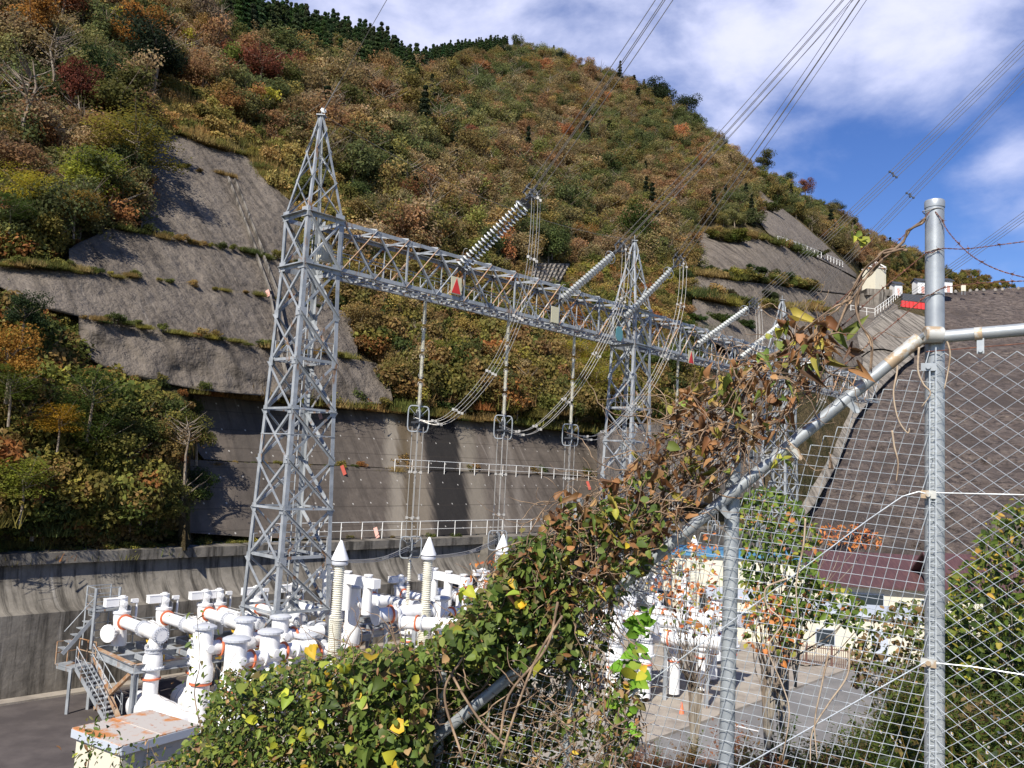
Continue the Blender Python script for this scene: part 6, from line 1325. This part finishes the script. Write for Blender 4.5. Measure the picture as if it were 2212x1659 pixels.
bush('maple_sprig', 'bare sprig of rusty maple leaves above the hedge beside the third bushing', 'shrub', [(985,1270),(1030,1195),(1085,1195),(1090,1215),(1050,1240),(1075,1290),(1010,1310)], (1060,1340), 5.0, OP[:3], 60, .04, .15, 14, 'lan', .006)
bush('leafy_bush', 'tall bush with yellow green leaves behind the mesh at the right edge', 'shrub', [(2050,1240),(2100,1200),(2140,1110),(2190,1080),(2290,1060),(2300,1500),(2080,1480),(2040,1360)], (2160,1560), 7.6, [((.07, .11, .02), 5), ((.12, .15, .03), 3), ((.28, .25, .04), 1.5), ((.035, .06, .015), 4), ((.34, .22, .05), .7)], 3000, .085, .9, 26, None, .02)
bush('leafy_bush', 'brown and green undergrowth bush just right of the tall post', 'shrub', [(1830,1400),(1880,1330),(1960,1290),(2060,1330),(2080,1480),(1960,1520),(1840,1480)], (1950,1580), 8.0, [((.07, .10, .025), 4), ((.15, .10, .05), 3), ((.25, .16, .08), 1.5), ((.12, .14, .03), 2)], 1300, .075, .6, 30, None, .012)
# weeds and asters
def weed(seed, flowers):
    r = np.random.default_rng(seed); q = []; col = []
    for s_ in range(16):
        a_ = r.uniform(0, 6.28); ln = r.uniform(.35, .8); dx = np.array([math.cos(a_)*r.uniform(.1, .35), math.sin(a_)*r.uniform(.1, .35), ln]); n_ = 15
        for k in range(n_):
            c = dx*(k+1)/n_; d_ = r.normal(size=3)*np.array([1, 1, .5]); d_ /= np.linalg.norm(d_); l_ = r.uniform(.05, .10); w_ = np.cross(d_, [0, 0, 1.0]); w_ /= (np.linalg.norm(w_)+1e-6); w_ *= l_*.22
            q.append([c, c+d_*l_*.5-w_, c+d_*l_, c+d_*l_*.5+w_]); kk = r.uniform(.7, 1.3); col.append([kk, kk, kk, 1])
        w2 = np.array([.004, 0, 0]); q.append([-w2, w2, dx+w2*.4, dx-w2*.4]); col.append([1.2, 1, .7, 1])
        if flowers and s_ % 2 == 0:
            for f_ in range(3):
                c = dx+r.normal(size=3)*np.array([.06, .06, .03])+np.array([0, 0, .02]); t1 = np.array([.016, 0, .004]); t2 = np.array([0, .012, .013])
                q.append([c-t1*.7, c-t2*.7, c+t1*.7, c+t2*.7]); col.append([8, 6, 11, 1]); c = c+np.array([0, -.004, .003]); q.append([c-t1*.3, c-t2*.3, c+t1*.3, c+t2*.3]); col.append([6, 3, .6, 1])
    q = np.array(q).reshape(-1, 3); return q, np.repeat(np.array(col), 4, axis=0)
for i in range(3): vs, cs = weed(200+i, False); proto('src_f%02d' % i, qmesh('src_weed', vs, cs, 'crown'))
for i in range(2): vs, cs = weed(210+i, True); proto('src_g%02d' % i, qmesh('src_aster', vs, cs, 'crown'))
wp = []
for k in range(3600):
    x = RF.uniform(-1.5, 9); y = RF.uniform(3.7, 3.7+8.3*RF.random())
    if y < 4.0 and x < 3: continue
    s_ = RF.uniform(.45, .95); z = bankz(x, y)
    if x < 2.9 and y > 4.6: s_ *= .55
    if x < 1.6: s_ *= .6
    rusty = x < 1.9 and RF.random() < .55; c = pick([((.26, .11, .06), 3), ((.20, .13, .07), 2)], RF) if rusty else pick([((.07, .11, .025), 4), ((.10, .14, .03), 3), ((.14, .12, .05), 2), ((.05, .08, .02), 3), ((.2, .15, .08), 1)], RF)
    asters = x > 1.2 and RF.random() < .13
    if asters: c = (.085, .11, .06)
    wp.append((V((x, y, z-.05)), (s_, s_, s_*RF.uniform(.8, 1.25)), RF.uniform(0, 6.28), RF.choice([18, 19]) if asters else RF.choice([15, 16, 17]), c))
scatter('bank_weeds', wp, 'weeds and small white asters growing on the bank behind the fence', 'weeds')
# near sprigs sticking up in front of the kiosk
for (pts, lb) in (([(185,1700),(192,1640),(200,1600),(205,1560)], 'leafy sprig standing before the left face of the kiosk'), ([(275,1700),(262,1650),(255,1610)], 'small leafy sprig before the kiosk corner'), ([(330,1700),(318,1650),(322,1600)], 'small leafy sprig before the right face of the kiosk'), ([(440,1600),(420,1500),(432,1430),(425,1330)], 'thin dark stem rising from the hedge before the white tanks')):
    t = thing('leafy_sprig', fp(*pts[0], .1), lb, 'plant'); P_ = bez([fp(x, y, .1) for x, y in pts], 14); MB().tube(P_, [.004*(1-.7*i/len(P_)) for i in range(len(P_))], 5).build('stem', 'twig', t); items = []
    for p in P_:
        for k in range(9 if pts[0][0] < 200 else 4): items.append(lf(p+V((RF.gauss(0, .05), RF.gauss(0, .05), RF.gauss(0, .02))), .05, GP, 'lan'))
    leafmesh('leaves', items, t)
